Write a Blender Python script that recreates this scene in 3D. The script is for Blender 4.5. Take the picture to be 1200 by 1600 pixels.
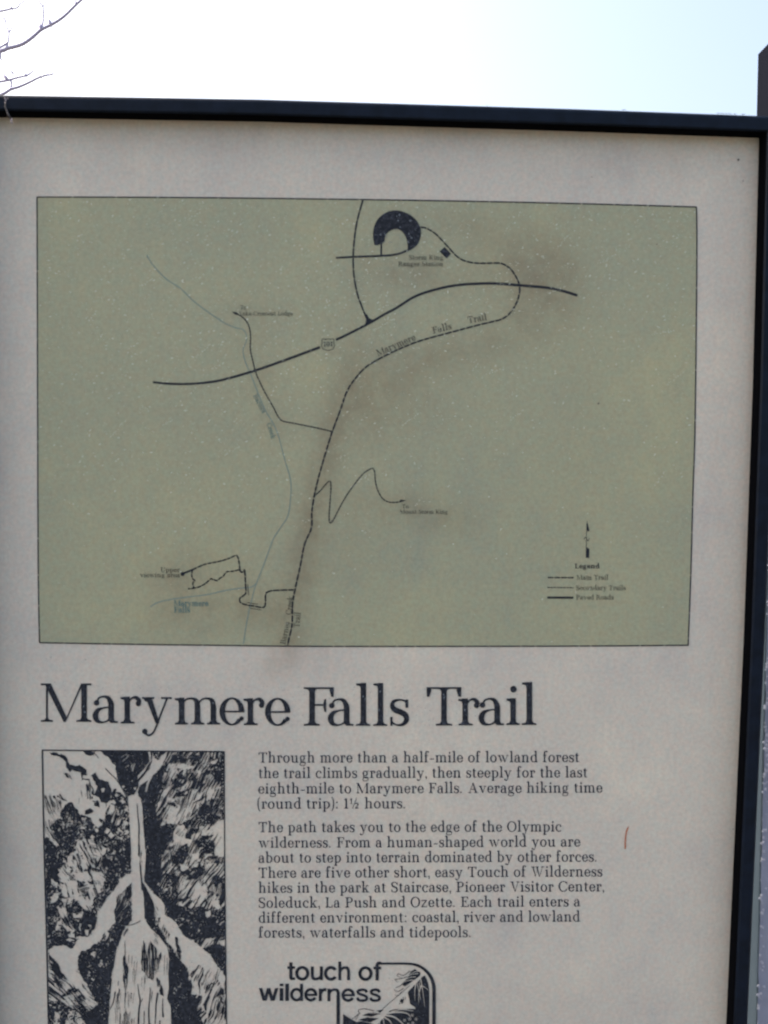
import bpy, math, random
import numpy as np
from mathutils import Vector

R = math.radians
sc = bpy.context.scene
for o in list(bpy.data.objects):
    bpy.data.objects.remove(o)

# ------------------------------------------------------------------ camera
CAM = Vector((0.0, -1.0, 1.62))
yaw, pitch, roll = R(1.26), R(2.6), R(0.43)
FPX = 1600.0                                   # focal length in pixels of the 1200x1600 picture
fwd = Vector((math.sin(yaw) * math.cos(pitch), math.cos(yaw) * math.cos(pitch), -math.sin(pitch)))
rt = fwd.cross(Vector((0, 0, 1))).normalized()
up = rt.cross(fwd).normalized()
rt2 = rt * math.cos(roll) + up * math.sin(roll)
up2 = up * math.cos(roll) - rt * math.sin(roll)
cd = bpy.data.cameras.new('camera')
cam = bpy.data.objects.new('camera', cd)
sc.collection.objects.link(cam)
cd.sensor_fit = 'VERTICAL'
cd.sensor_height = 24.0
cd.lens = 24.0 * FPX / 1600.0
cd.clip_start, cd.clip_end = 0.01, 3000
from mathutils import Matrix
cam.matrix_world = Matrix(((rt2.x, up2.x, -fwd.x, CAM.x), (rt2.y, up2.y, -fwd.y, CAM.y),
                           (rt2.z, up2.z, -fwd.z, CAM.z), (0, 0, 0, 1)))
cd.dof.use_dof = True
cd.dof.focus_distance = 1.6
cd.dof.aperture_fstop = 5.2
sc.camera = cam

# ------------------------------------------------------------------ sky, sun, exposure
SUN_EL, SUN_AZ = 38.0, -71.0  # bright overcast, the sun veiled high on the reader's left
w = bpy.data.worlds.new('World')
sc.world = w
w.use_nodes = True
nt = w.node_tree
bg = nt.nodes['Background']
sky = nt.nodes.new('ShaderNodeTexSky')
sky.sky_type = 'NISHITA'
sky.sun_disc = False
sky.sun_elevation = R(SUN_EL)
sky.sun_rotation = R(SUN_AZ)
sky.air_density = 1.0
sky.dust_density = 8.0
sky.ozone_density = 0.0
nt.links.new(sky.outputs[0], bg.inputs[0])
bg.inputs[1].default_value = 0.1
sd = bpy.data.lights.new('sun', 'SUN')
sd.energy = 1.5
sd.angle = R(26)
sd.color = (1.0, 0.94, 0.85)
sun = bpy.data.objects.new('sun', sd)
sc.collection.objects.link(sun)
az = R(SUN_AZ)
sdir = Vector((math.sin(az) * math.cos(R(SUN_EL)), math.cos(az) * math.cos(R(SUN_EL)), math.sin(R(SUN_EL))))
sun.rotation_euler = sdir.to_track_quat('Z', 'Y').to_euler()
sc.view_settings.view_transform = 'Standard'
sc.view_settings.look = 'None'
sc.view_settings.gamma = 1
sc.view_settings.exposure = 2.2
sc.view_settings.use_curve_mapping = False
sc.cycles.filter_width = 1.7
sc.cycles.use_denoising = True
sc.cycles.denoiser = 'OPENIMAGEDENOISE'
sc.cycles.denoising_input_passes = 'RGB_ALBEDO_NORMAL'
sc.cycles.denoising_prefilter = 'ACCURATE'
sc.cycles.max_bounces = 6

# ------------------------------------------------------------------ helpers
BASE = Vector((0.0, 0.0, 0.0))


def ray(px, py, y):
    """the point of the vertical plane at depth y that the picture shows at (px, py)"""
    d = fwd + rt2 * ((px - 600) / FPX) + up2 * ((800 - py) / FPX)
    t = (y - CAM.y) / d.y
    return CAM + d * t


def ray_np(P, y):
    P = np.asarray(P, float)
    f_, r_, u_ = np.array(fwd), np.array(rt2), np.array(up2)
    d = f_[None] + np.outer((P[:, 0] - 600) / FPX, r_) + np.outer((800 - P[:, 1]) / FPX, u_)
    t = (y - CAM.y) / d[:, 1]
    return np.array(CAM)[None] + d * t[:, None]


def tag(o, label=None, cat=None, group=None, kind=None):
    if label: o['label'] = label
    if cat: o['category'] = cat
    if group: o['group'] = group
    if kind: o['kind'] = kind
    return o


def empty(name, loc):
    o = bpy.data.objects.new(name, None)
    sc.collection.objects.link(o)
    o.location = loc
    return o


def mesh_obj(name, verts, faces, mat, parent=None, base=None, smooth=False):
    me = bpy.data.meshes.new(name)
    b = base if base is not None else Vector((0, 0, 0))
    me.from_pydata([(v[0] - b[0], v[1] - b[1], v[2] - b[2]) for v in verts], [], faces)
    me.materials.append(mat)
    if smooth:
        me.polygons.foreach_set('use_smooth', [True] * len(me.polygons))
    me.update()
    o = bpy.data.objects.new(name, me)
    sc.collection.objects.link(o)
    if parent: o.parent = parent
    return o


class Print:
    """flat print in picture pixels, laid on the board as thin sheets of ink"""
    def __init__(s):
        s.v, s.f, s.k = [], [], 0

    def poly(s, pts, lift=None):
        n = len(s.v)
        a = 0.0
        for i in range(len(pts)):
            x0, y0 = pts[i]; x1, y1 = pts[(i + 1) % len(pts)]
            a += x0 * y1 - x1 * y0
        if a > 0: pts = pts[::-1]                 # picture y points down: keep faces towards the reader
        e = (s.k % 24) * 3e-6 if lift is None else lift
        s.k += 1
        s.v += [(p[0], p[1], e) for p in pts]
        s.f.append(list(range(n, n + len(pts))))

    def strip(s, L, Rr):
        n = len(s.v)
        e = (s.k % 24) * 3e-6
        s.k += 1
        for a, b in zip(L, Rr):
            s.v += [(a[0], a[1], e), (b[0], b[1], e)]
        for i in range(len(L) - 1):
            a = n + 2 * i
            q = [a, a + 1, a + 3, a + 2]
            ar = 0
            for j in range(4):
                p0, p1 = s.v[q[j]], s.v[q[(j + 1) % 4]]
                ar += p0[0] * p1[1] - p1[0] * p0[1]
            s.f.append(q[::-1] if ar > 0 else q)

    def line(s, pts, w0, w1=None, dash=None, smooth=True, jit=0.0):
        pts = [tuple(p) for p in pts]
        if smooth and len(pts) > 2: pts = catmull(pts, 6)
        P = np.array(pts)
        seg = np.hypot(*(P[1:] - P[:-1]).T)
        S = np.concatenate([[0], np.cumsum(seg)])
        T = S[-1]
        w1 = w0 if w1 is None else w1
        spans = [(0, T)]
        if dash:
            spans, x = [], 0.0
            while x < T:
                spans.append((x, min(T, x + dash[0] * (1 + jit * random.uniform(-1, 1)))))
                x = spans[-1][1] + dash[1] * (1 + jit * random.uniform(-1, 1))
        for a, b in spans:
            if b - a < 0.3: continue
            ss = np.concatenate([[a], S[(S > a) & (S < b)], [b]])
            X, Y = np.interp(ss, S, P[:, 0]), np.interp(ss, S, P[:, 1])
            dx, dy = np.gradient(X), np.gradient(Y)
            L = np.hypot(dx, dy) + 1e-9
            ww = (w0 + (w1 - w0) * ss / T) / 2
            nx, ny = -dy / L * ww, dx / L * ww
            s.strip(list(zip(X + nx, Y + ny)), list(zip(X - nx, Y - ny)))

    def disc(s, x, y, r, n=14):
        s.poly([(x + r * math.cos(2 * math.pi * i / n), y + r * math.sin(2 * math.pi * i / n)) for i in range(n)])

    def build(s, name, mat, parent, base, lift):
        V = np.array(s.v, float)
        W = ray_np(V[:, :2], 0.0)
        W[:, 1] -= lift + V[:, 2]
        return mesh_obj(name, W.tolist(), s.f, mat, parent, base)


def catmull(P, n):
    P = [P[0]] + list(P) + [P[-1]]
    out = []
    for i in range(1, len(P) - 2):
        p0, p1, p2, p3 = [np.array(q, float) for q in P[i - 1:i + 3]]
        for k in range(n):
            t = k / n
            out.append(tuple(0.5 * ((2 * p1) + (p2 - p0) * t + (2 * p0 - 5 * p1 + 4 * p2 - p3) * t * t
                                    + (3 * p1 - p0 - 3 * p2 + p3) * t ** 3)))
    out.append(tuple(P[-2]))
    return out


# ------------------------------------------------------------------ lettering
# units: the title's pixels; baseline 0, x-height 42, capitals 60, ascenders 67, y up
class Glyph:
    def __init__(s, w, h):
        s.w, s.h, s.p = w, h, []

    def poly(s, *pts): s.p.append(('p', list(pts)))
    def box(s, x0, y0, x1, y1): s.poly((x0, y0), (x1, y0), (x1, y1), (x0, y1))
    def stem(s, x, y0, y1, w=None):
        w = (w or s.w) / 2
        s.box(x - w, y0, x + w, y1)

    def foot(s, x, l, r, y=0.0, w=None, d=1):
        """a slab serif with brackets; d=1 standing on y, d=-1 hanging from y"""
        w = (w or s.w) / 2; h = s.h; b = 4.0
        s.poly((x - l, y), (x + r, y), (x + r, y + d * h * .85), (x + w + b * .5, y + d * (h + b * .15)),
               (x + w, y + d * (h + b)), (x - w, y + d * (h + b)), (x - w - b * .5, y + d * (h + b * .15)), (x - l, y + d * h * .85))

    def flag(s, x, y, l, w=None):
        w = (w or s.w) / 2; h = s.h
        s.poly((x - l, y - .8), (x + w, y), (x + w, y - 9), (x - w, y - 9), (x - w - 1.2, y - h - 2.2), (x - l, y - .8 - h))

    def curve(s, pts, ws, n=7):
        pts = [tuple(p) + (q,) for p, q in zip(pts, ws)]
        C = np.array(catmull(pts, n))
        dx, dy = np.gradient(C[:, 0]), np.gradient(C[:, 1])
        L = np.hypot(dx, dy) + 1e-9
        nx, ny = -dy / L * C[:, 2] / 2, dx / L * C[:, 2] / 2
        s.p.append(('s', list(zip(C[:, 0] + nx, C[:, 1] + ny)), list(zip(C[:, 0] - nx, C[:, 1] - ny))))

    def arc(s, cx, cy, rx, ry, a0, a1, wt=None, hh=None, n=26):
        """part of an oval, thick at its sides and thin at top and bottom; rx, ry reach the outside"""
        wt = wt or s.w; hh = hh or s.h
        A = np.radians(np.linspace(a0, a1, n))
        s.p.append(('s', list(zip(cx + rx * np.cos(A), cy + ry * np.sin(A))),
                    list(zip(cx + (rx - wt) * np.cos(A), cy + (ry - hh) * np.sin(A)))))

    def oval(s, cx, cy, rx, ry, wt=None, hh=None): s.arc(cx, cy, rx, ry, 0, 360, wt, hh, 34)

    def ball(s, x, y, r):
        s.poly(*[(x + r * math.cos(k * math.pi / 7), y + r * math.sin(k * math.pi / 7)) for k in range(14)])


def serif(ch, w, h):
    g = Glyph(w, h); X, C, A = 42.0, 60.0, 67.0
    W = 40
    if ch == 'a':
        g.stem(29.5, 6, 31)
        g.curve([(8, 33), (10, 38.5), (17, 41.2), (25, 39), (29.5, 30)], [h, h, h * 1.1, w * .7, w])
        g.ball(6.8, 31.5, w * .5)
        g.curve([(27, 24.5), (17, 23.4), (8.5, 19.5), (5, 11.5), (8, 3.5), (16, 1), (24, 3.5), (27, 8)],
                [h, h, w * .75, w, w * .75, h, h, h])
        g.poly((29.5 - w / 2, 7), (29.5 + w / 2, 7), (29.5 + w / 2 + 1, h + .6), (40, h), (40, 0), (29, 0), (26, 3))
        W = 40
    elif ch in 'bdpq':
        W = 46
        if ch == 'b': g.stem(10, 0, A); g.flag(10, A, 10); g.arc(21, 21, 23, 22, -140, 140)
        if ch == 'd': g.stem(35, 0, A); g.flag(35, A, 11); g.arc(23, 21, 22, 22, 40, 320); g.foot(36, 2, 10)
        if ch == 'p': g.stem(11, -17, X); g.flag(11, X, 11); g.arc(22, 21, 23, 22, -140, 140); g.foot(11, 10, 11, -19)
        if ch == 'q': g.stem(35, -17, X); g.arc(23, 21, 22, 22, 40, 320); g.foot(35, 10, 10, -19)
    elif ch == 'c':
        W = 38; g.arc(22, 21, 21.5, 22, 62, 318); g.ball(33, 31.5, w * .52); g.curve([(28, 40.5), (33, 37), (35, 32)], [h, w * .5, w * .6])
    elif ch == 'e':
        W = 38; g.arc(19.5, 21, 19.5, 22, 0, 325); g.box(w * .7, 19.5, 38.5, 19.5 + h); g.ball(34.5, 10, w * .4)
    elif ch == 'f':
        W = 29; g.stem(11, 0, 55); g.foot(11, 11, 13); g.box(1, X - h, 25, X)
        g.curve([(11, 54), (13, 62), (19, 66), (25, 64)], [w, w * .8, h, h]); g.ball(26, 61, w * .5)
    elif ch == 'g':
        W = 42; g.oval(18, 26, 16, 16.5, w * .85); g.curve([(29, 37), (34, 41), (40, 40)], [h, h, w * .55])
        g.curve([(10, 13), (6, 8), (9, 3), (22, 2), (34, 0), (37, -7), (32, -15), (18, -18), (5, -15), (3, -8), (9, -1)],
                [h, h * 1.2, w * .7, w * .9, w * .8, w * .5, h, h, h * 1.1, w * .5, h])
    elif ch in 'hn':
        W = 50; T = A if ch == 'h' else X
        g.stem(11, 0, T); g.flag(11, T, 11); g.foot(11, 10.5, 10); g.stem(37.5, 0, 29); g.foot(37.5, 10, 11)
        g.curve([(13, 34), (20, 39.6), (29, 40.6), (36, 37), (37.5, 27)], [h, h, h * 1.3, w * .8, w])
    elif ch == 'i':
        W = 22; g.stem(11, 0, X); g.flag(11, X, 10.5); g.foot(11, 11, 11); g.ball(11.5, 56, w * .6)
    elif ch == 'k':
        W = 48; g.stem(11, 0, A); g.flag(11, A, 11); g.foot(11, 10.5, 11)
        g.poly((12, 15), (34, 41), (38, 41), (16, 15)); g.box(27, X - h, 45, X)
        g.poly((19, 23), (26, 27), (41, 2), (32, 2)); g.box(25, 0, 48, h)
    elif ch == 'l':
        W = 23; g.stem(12, 0, A); g.flag(12, A, 11.5); g.foot(12, 12, 11)
    elif ch == 'm':
        W = 73; g.stem(11, 0, X); g.flag(11, X, 11); g.foot(11, 10.5, 10)
        for x in (36, 61): g.stem(x, 0, 29); g.foot(x, 10, 11)
        for x in (0, 25):
            g.curve([(13 + x, 34), (19 + x, 39.6), (27.5 + x, 40.6), (34 + x, 37), (36 + x, 27)], [h, h, h * 1.3, w * .8, w])
    elif ch == 'o':
        W = 42; g.oval(21, 21, 21, 22)
    elif ch == 'r':
        W = 33; g.stem(11, 0, X); g.flag(11, X, 11); g.foot(11, 10.5, 12)
        g.curve([(13, 32), (18, 39), (25, 40.5), (30, 36), (30, 31)], [h, h, w * .6, w * .8, w * .6]); g.ball(29, 31, w * .48)
    elif ch == 's':
        W = 32
        g.curve([(27.5, 31), (26, 38), (17, 40.6), (7, 38), (4.5, 31), (9, 25), (18, 21.5), (26, 16.5), (27.5, 9), (22, 2.5), (13, 1.2), (5, 5), (3, 12)],
                [w * .35, h, h, w * .6, w * .85, w, w, w, w * .9, w * .6, h, h, w * .35])
        g.box(26, 28, 30.5, 41); g.box(1.2, 0, 5, 14)
    elif ch == 't':
        W = 27; g.stem(11, 8, 52); g.poly((11 + w / 2, 55), (11 - w / 2, 50), (4, 42), (11, 42)); g.box(1, X - h, 25, X)
        g.curve([(11, 10), (12.5, 3.5), (18, 1.2), (26, 6)], [w, w * .8, h, h])
    elif ch == 'u':
        W = 50; g.stem(11, 12, X); g.flag(11, X, 11); g.stem(37.5, 0, X); g.flag(37.5, X, 11); g.foot(38, 2, 11)
        g.curve([(11, 14), (13, 5), (20, 1.6), (29, 3), (36, 8)], [w, w * .8, h * 1.2, h, h])
    elif ch in 'vy':
        W = 47; s_ = w * 1.08
        g.poly((6, X - 2), (6 + s_, X - 2), (25 + w * .3, 2), (22, 0), (21, 2)); g.foot(9.5, 9.5, 10, X, d=-1)
        g.box(30, X - h, 47, X)
        if ch == 'v': g.poly((38, X - 2), (41, X - 2), (25.5, 0), (22, 0))
        else:
            g.curve([(39.5, X - 2), (30, 16), (24, 0), (18, -13), (11, -17.6), (5, -15)], [h, h, h, h, h * 1.2, h])
            g.ball(4.5, -11.5, w * .48)
    elif ch == 'w':
        W = 70; s_ = w * 1.05
        for x in (0, 22):
            g.poly((6 + x, X - 2), (6 + s_ + x, X - 2), (24 + x + w * .2, 2), (21 + x, 0), (20 + x, 2))
        g.foot(9.5, 9.5, 9, X, d=-1); g.box(23, X - h, 38, X); g.box(55, X - h, 70, X)
        g.poly((33, X - 8), (35, X - 3), (24, 1), (21, 1)); g.poly((61, X - 2), (64, X - 2), (46, 0), (43, 0))
    elif ch == 'x':
        W = 46; g.poly((6, X - 1), (15, X - 1), (40, 1), (31, 1)); g.poly((36, X - 1), (39, X - 1), (9, 1), (6, 1))
        g.box(0, X - h, 18, X); g.box(29, X - h, 45, X); g.box(0, 0, 17, h); g.box(26, 0, 46, h)
    elif ch == 'z':
        W = 40; g.box(3, X - h * 1.2, 37, X); g.box(2, 0, 38, h * 1.2); g.poly((2, h), (10, h), (37, X - h), (29, X - h))
        g.box(3, X - 12, 5.5, X); g.box(35.5, 0, 38, 12)
    elif ch == 'T':
        W = 55; g.stem(27.5, 0, C); g.foot(27.5, 13, 13); g.box(1, C - h, 54, C)
        g.poly((0, C), (4, C), (8, C - 4), (5, C - 15), (.5, C - 15)); g.poly((55, C), (51, C), (47, C - 4), (50, C - 15), (54.5, C - 15))
        g.foot(27.5, 15, 15, C, d=-1)
    elif ch in 'FEL':
        W = 47 if ch != 'E' else 52
        g.stem(13, 0, C); g.foot(13, 13, 12 if ch == 'F' else 8); g.foot(13, 13, 8, C, d=-1)
        if ch != 'L':
            g.box(13, C - h, 46, C); g.poly((47, C), (42, C), (40, C - 4), (42.5, C - 15), (46.5, C - 15))
            g.box(13, 31, 31, 31 + h); g.poly((35, 42), (32, 41), (30, 33), (30, 31), (32, 22), (35, 21))
        if ch != 'F':
            e = 50 if ch == 'E' else 46
            g.box(13, 0, e, h); g.poly((e + 1, 16), (e - 3, 16), (e - 6, 4), (e - 6, 0), (e, 0))
    elif ch == 'M':
        W = 79; g.stem(9.5, 0, C, h * 1.1); g.foot(9.5, 9.5, 9.5, 0, h * 1.1)
        g.poly((6, C), (15.5, C), (41, 6), (37, 0), (35.5, 0), (8.5, C - 6)); g.box(0, C - h, 12, C)
        g.poly((37, 0), (39, 0), (66, C), (63, C)); g.stem(67.5, 0, C); g.foot(67.5, 12, 11.5); g.box(63, C - h, 79, C)
    elif ch == 'A':
        W = 62; g.poly((26, C), (34, C), (56, 2), (46.5, 2)); g.poly((30, C), (32, C - 4), (11, 2), (8, 2))
        g.box(16, 19, 46, 19 + h); g.box(0, 0, 20, h); g.box(39, 0, 62, h)
    elif ch == 'O':
        W = 60; g.oval(30, 30, 30, 31.5)
    elif ch == 'C':
        W = 56; g.arc(31, 30, 31, 31.5, 38, 322); g.box(50.5, 40, 54, 60)
        g.curve([(50, 12), (54, 18)], [h, h])
    elif ch == 'S':
        W = 44
        g.curve([(38, 44), (34, 55), (22, 59), (9, 55), (5.5, 45), (11, 36), (23, 31), (35, 25), (38.5, 15), (33, 4), (21, 1), (8, 6), (4, 17)],
                [h, h, h, w * .7, w * .9, w, w, w, w, w * .8, h, h, h])
        g.box(37, 42, 40.5, 59); g.box(2, 1, 5.5, 18)
    elif ch in 'PRB':
        W = {'P': 50, 'R': 57, 'B': 52}[ch]
        g.stem(13, 0, C); g.foot(13, 13, 12 if ch != 'B' else 8); g.foot(13, 13, 8, C, d=-1)
        g.arc(28, C - 16, 20, 16.2, -90, 90); g.box(13, C - h, 28, C); g.box(13, C - 32.4, 28, C - 32.4 + h)
        if ch == 'R': g.curve([(28, 29), (38, 26), (43, 14), (47, 3), (57, 2)], [h, w * .8, w, w * .7, h])
        if ch == 'B': g.arc(29, 15.2, 22, 15.2, -90, 90); g.box(13, 0, 29, h)
    elif ch == 'K':
        W = 62; g.stem(13, 0, C); g.foot(13, 13, 12); g.foot(13, 13, 12, C, d=-1)
        g.poly((15, 22), (46, C - 2), (50, C - 2), (17, 20)); g.box(37, C - h, 59, C)
        g.poly((23, 31), (31, 37), (56, 2), (46, 2)); g.box(38, 0, 62, h)
    elif ch == 'V':
        W = 60; g.poly((8, C - 2), (17.5, C - 2), (33, 0), (30, 0)); g.poly((49, C - 2), (52, C - 2), (33, 0), (30, 0))
        g.box(0, C - h, 24, C); g.box(40, C - h, 60, C)
    elif ch == 'W':
        W = 84
        for x in (0, 25): g.poly((8 + x, C - 2), (17 + x, C - 2), (29 + x, 0), (26 + x, 0))
        g.poly((38, C - 10), (40, C - 2), (29, 0), (26, 0)); g.poly((72, C - 2), (75, C - 2), (54, 0), (51, 0))
        g.box(0, C - h, 24, C); g.box(27, C - h, 48, C); g.box(64, C - h, 84, C)
    elif ch == 'U':
        W = 62; g.stem(14, 18, C); g.foot(14, 13, 13, C, d=-1); g.stem(51, 18, C, h); g.foot(51, 9, 9, C, w=h, d=-1)
        g.curve([(14, 20), (17, 7), (30, 1.5), (46, 6), (51, 20)], [w, w * .9, h, h, h])
    elif ch == 'N':
        W = 64; g.stem(11, 0, C, h); g.stem(53, 0, C, h); g.poly((6, C), (16, C), (54, 4), (53, 0), (50, 0)); g.foot(11, 10, 10, w=h)
        g.box(43, C - h, 63, C); g.box(0, C - h, 12, C)
    elif ch == 'D':
        W = 58; g.stem(13, 0, C); g.arc(26, 30, 31, 30, -90, 90); g.box(0, 0, 26, h); g.box(0, C - h, 26, C)
    elif ch == '1':
        W = 30; g.stem(16, 0, C); g.foot(16, 12, 12); g.poly((16, C), (16 - w / 2, C - 2), (4, C - 8), (4, C - 12), (16, C - 8))
    elif ch == '0':
        W = 38; g.oval(19, 30, 19, 31)
    elif ch == '2':
        W = 36; g.curve([(5, 44), (10, 57), (20, 59), (30, 54), (30, 42), (20, 26), (4, 4)], [w * .6, h, h, w * .8, w, w * .6, h]); g.box(2, 0, 34, h * 2)
    elif ch == '\u00bd':
        W = 62
        g.poly((10, C), (14, C), (14, 28), (9, 28), (9, 53), (3, 50), (3, 53)); g.box(4, 27, 19, 29.5)
        g.poly((16, -2), (20, -2), (46, C + 2), (42, C + 2))
        g.curve([(37, 24), (41, 30), (48, 31), (53, 26), (50, 17), (37, 2)], [h, h, h * 1.2, h * 1.6, h * 1.4, h]); g.box(36, 0, 56, h * 1.3)
    elif ch == '.': W = 18; g.ball(6, 4.2, 4.6)
    elif ch == ',': W = 12; g.ball(6, 4.2, 4.6); g.curve([(9, 3), (9, -4), (4, -10)], [h, h, h * .7])
    elif ch == ':': W = 18; g.ball(9, 4.2, 4.8); g.ball(9, 36, 4.8)
    elif ch == '-': W = 30; g.box(2, 17, 28, 22)
    elif ch == '(': W = 20; g.curve([(18, 68), (8, 55), (5, 28), (8, 0), (18, -14)], [h, w * .6, w * .8, w * .6, h])
    elif ch == ')': W = 20; g.curve([(2, 68), (12, 55), (15, 28), (12, 0), (2, -14)], [h, w * .6, w * .8, w * .6, h])
    elif ch == ' ': W = 24
    return g, W


def sans(ch, w):
    g = Glyph(w, w * .92); X, A, k = 42.0, 57.0, w
    W = 40
    if ch == 't': W = 25; g.stem(12, 10, 54); g.box(1, X - k * .8, 25, X); g.curve([(12, 12), (13, 5), (18, 4.2), (25, 4.5)], [k, k * .95, k * .8, k * .8])
    elif ch == 'o': W = 43; g.oval(21.5, 21, 21.5, 22.5)
    elif ch == 'u': W = 39; g.stem(k / 2, 14, X); g.stem(39 - k / 2, 0, X); g.curve([(k / 2, 16), (8, 6), (17, 3.6), (27, 7), (34, 16)], [k, k, k * .85, k * .8, k * .6])
    elif ch == 'c': W = 40; g.arc(21.5, 21, 21.5, 22.5, 35, 325)
    elif ch in 'hn': W = 39; g.stem(k / 2, 0, A if ch == 'h' else X); g.stem(39 - k / 2, 0, 28); g.curve([(7, 26), (12, 35), (21, 38.6), (31, 36), (39 - k / 2, 26)], [k * .6, k * .8, k * .85, k, k])
    elif ch == 'f': W = 24; g.stem(11, 0, 46); g.box(0, X - k * .8, 23, X); g.curve([(11, 44), (12, 50), (16, 53.5), (23, 53.5)], [k, k, k * .8, k * .8])
    elif ch == 'w':
        W = 58
        for x in (0, 24): g.poly((0 + x, X), (k + x, X), (17 + k * .4 + x, 0), (17 - k * .6 + x, 0))
        for x in (0, 24): g.poly((34 + x, X), (34 - k + x, X), (17 - k * .4 + x, 0), (17 + k * .6 + x, 0))
    elif ch == 'i': W = k; g.stem(k / 2, 0, X); g.box(0, 48.5, k, A)
    elif ch == 'l': W = k; g.stem(k / 2, 0, A)
    elif ch == 'd': W = 43; g.stem(43 - k / 2, 0, A); g.arc(21.5, 21, 21.5, 22.5, 20, 340)
    elif ch == 'e': W = 43; g.arc(21.5, 21, 21.5, 22.5, 0, 328); g.box(k * .7, 17, 42.5, 17 + k * .75)
    elif ch == 'r': W = 25; g.stem(k / 2, 0, X); g.curve([(7, 24), (11, 34), (18, 38), (25, 38)], [k * .7, k * .9, k, k])
    elif ch == 's':
        W = 38; g.curve([(33, 30), (29, 37), (19, 39), (8, 36), (6, 30), (12, 24.5), (25, 20), (33, 14), (31, 6), (20, 3), (8, 5), (4, 13)], [k * .9] * 12)
    return g, W


def set_glyph(pr, g, fn):
    for it in g.p:
        if it[0] == 'p': pr.poly([fn(*q) for q in it[1]])
        else: pr.strip([fn(*q) for q in it[1]], [fn(*q) for q in it[2]])


def text(pr, s, p0, p1, cap, w=9.5, h=3.2, gap=6.5, space=26, capu=60.0):
    """a line of text whose baseline runs from p0 to p1 in the picture, fitted to that length"""
    items, x = [], 0.0
    for i, ch in enumerate(s):
        g, W = serif(ch, w, h)
        if ch == ' ': x += space; continue
        items.append((g, x)); x += W + gap
    tot = x - gap
    L = math.hypot(p1[0] - p0[0], p1[1] - p0[1])
    ux, uy = (p1[0] - p0[0]) / L, (p1[1] - p0[1]) / L
    sx, sy = L / tot, cap / capu
    for g, x in items:
        set_glyph(pr, g, lambda a, b, x=x: (p0[0] + ux * (a + x) * sx + uy * b * sy, p0[1] + uy * (a + x) * sx - ux * b * sy))
    return sx


# ------------------------------------------------------------------ materials
def mat(name):
    m = bpy.data.materials.new(name)
    m.use_nodes = True
    n = m.node_tree
    return m, n, n.nodes['Principled BSDF'], n.nodes, n.links


def noise(N, L, co, scale, detail=4, rough=0.6, stretch=None):
    if stretch:
        mp = N.new('ShaderNodeMapping'); mp.inputs['Scale'].default_value = stretch
        L.new(co, mp.inputs[0]); co = mp.outputs[0]
    t = N.new('ShaderNodeTexNoise'); t.inputs['Scale'].default_value = scale
    t.inputs['Detail'].default_value = detail; t.inputs['Roughness'].default_value = rough
    L.new(co, t.inputs['Vector'])
    return t


def ramp(N, L, src, stops):
    r = N.new('ShaderNodeValToRGB')
    e = r.color_ramp.elements
    e[0].position, e[0].color = stops[0][0], stops[0][1]
    e[1].position, e[1].color = stops[-1][0], stops[-1][1]
    for p, c in stops[1:-1]:
        q = e.new(p); q.color = c
    L.new(src, r.inputs[0])
    return r


def g4(v): return (v, v, v, 1)


def mix(N, L, a, b, fac, mode='MIX'):
    m = N.new('ShaderNodeMix'); m.data_type = 'RGBA'; m.blend_type = mode
    for s, v in ((m.inputs[6], a), (m.inputs[7], b), (m.inputs[0], fac)):
        if isinstance(v, (tuple, float, int)): s.default_value = v
        else: L.new(v, s)
    return m.outputs[2]


def sheet_material(name, base, warm, cool, stain_shade, rough=0.42, speck=0.0):
    """printed fibreglass sheet: faint blotches, film grain of the laminate, grime where the 'grime' attribute says"""
    m, n, bs, N, L = mat(name)
    co = N.new('ShaderNodeTexCoord').outputs['Object']
    big = noise(N, L, co, 5.5, 6, 0.68)
    c = mix(N, L, warm, cool, ramp(N, L, big.outputs['Fac'], [(0.36, g4(0)), (0.64, g4(1))]).outputs[0])
    med = noise(N, L, co, 30.0, 4, 0.65, (1, 1, 0.45))
    c = mix(N, L, c, base, ramp(N, L, med.outputs['Fac'], [(0.35, g4(0)), (0.65, g4(1))]).outputs[0])
    fine = noise(N, L, co, 260.0, 3, 0.75)
    c = mix(N, L, c, ramp(N, L, fine.outputs['Fac'], [(0.3, g4(0.90)), (0.7, g4(1.10))]).outputs[0], 1.0, 'MULTIPLY')
    fc = noise(N, L, co, 120.0, 3, 0.7)
    c = mix(N, L, c, mix(N, L, (1.035, 0.99, 0.98, 1), (0.965, 1.01, 1.025, 1), ramp(N, L, fc.outputs['Fac'], [(0.4, g4(0)), (0.6, g4(1))]).outputs[0]), 1.0, 'MULTIPLY')
    at = N.new('ShaderNodeAttribute'); at.attribute_name = 'grime_shade'
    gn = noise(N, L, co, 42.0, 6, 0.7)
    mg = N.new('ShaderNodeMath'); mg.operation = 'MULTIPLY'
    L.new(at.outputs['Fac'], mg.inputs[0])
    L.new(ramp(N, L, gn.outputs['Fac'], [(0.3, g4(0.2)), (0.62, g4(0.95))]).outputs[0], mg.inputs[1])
    c = mix(N, L, c, stain_shade, mg.outputs[0])
    L.new(c, bs.inputs['Base Color'])
    bs.inputs['Roughness'].default_value = rough
    bs.inputs['Specular IOR Level'].default_value = 0.3
    bp = N.new('ShaderNodeBump'); bp.inputs['Strength'].default_value = 0.05; bp.inputs['Distance'].default_value = 0.0004
    L.new(fine.outputs['Fac'], bp.inputs['Height']); L.new(bp.outputs[0], bs.inputs['Normal'])
    return m


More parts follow.
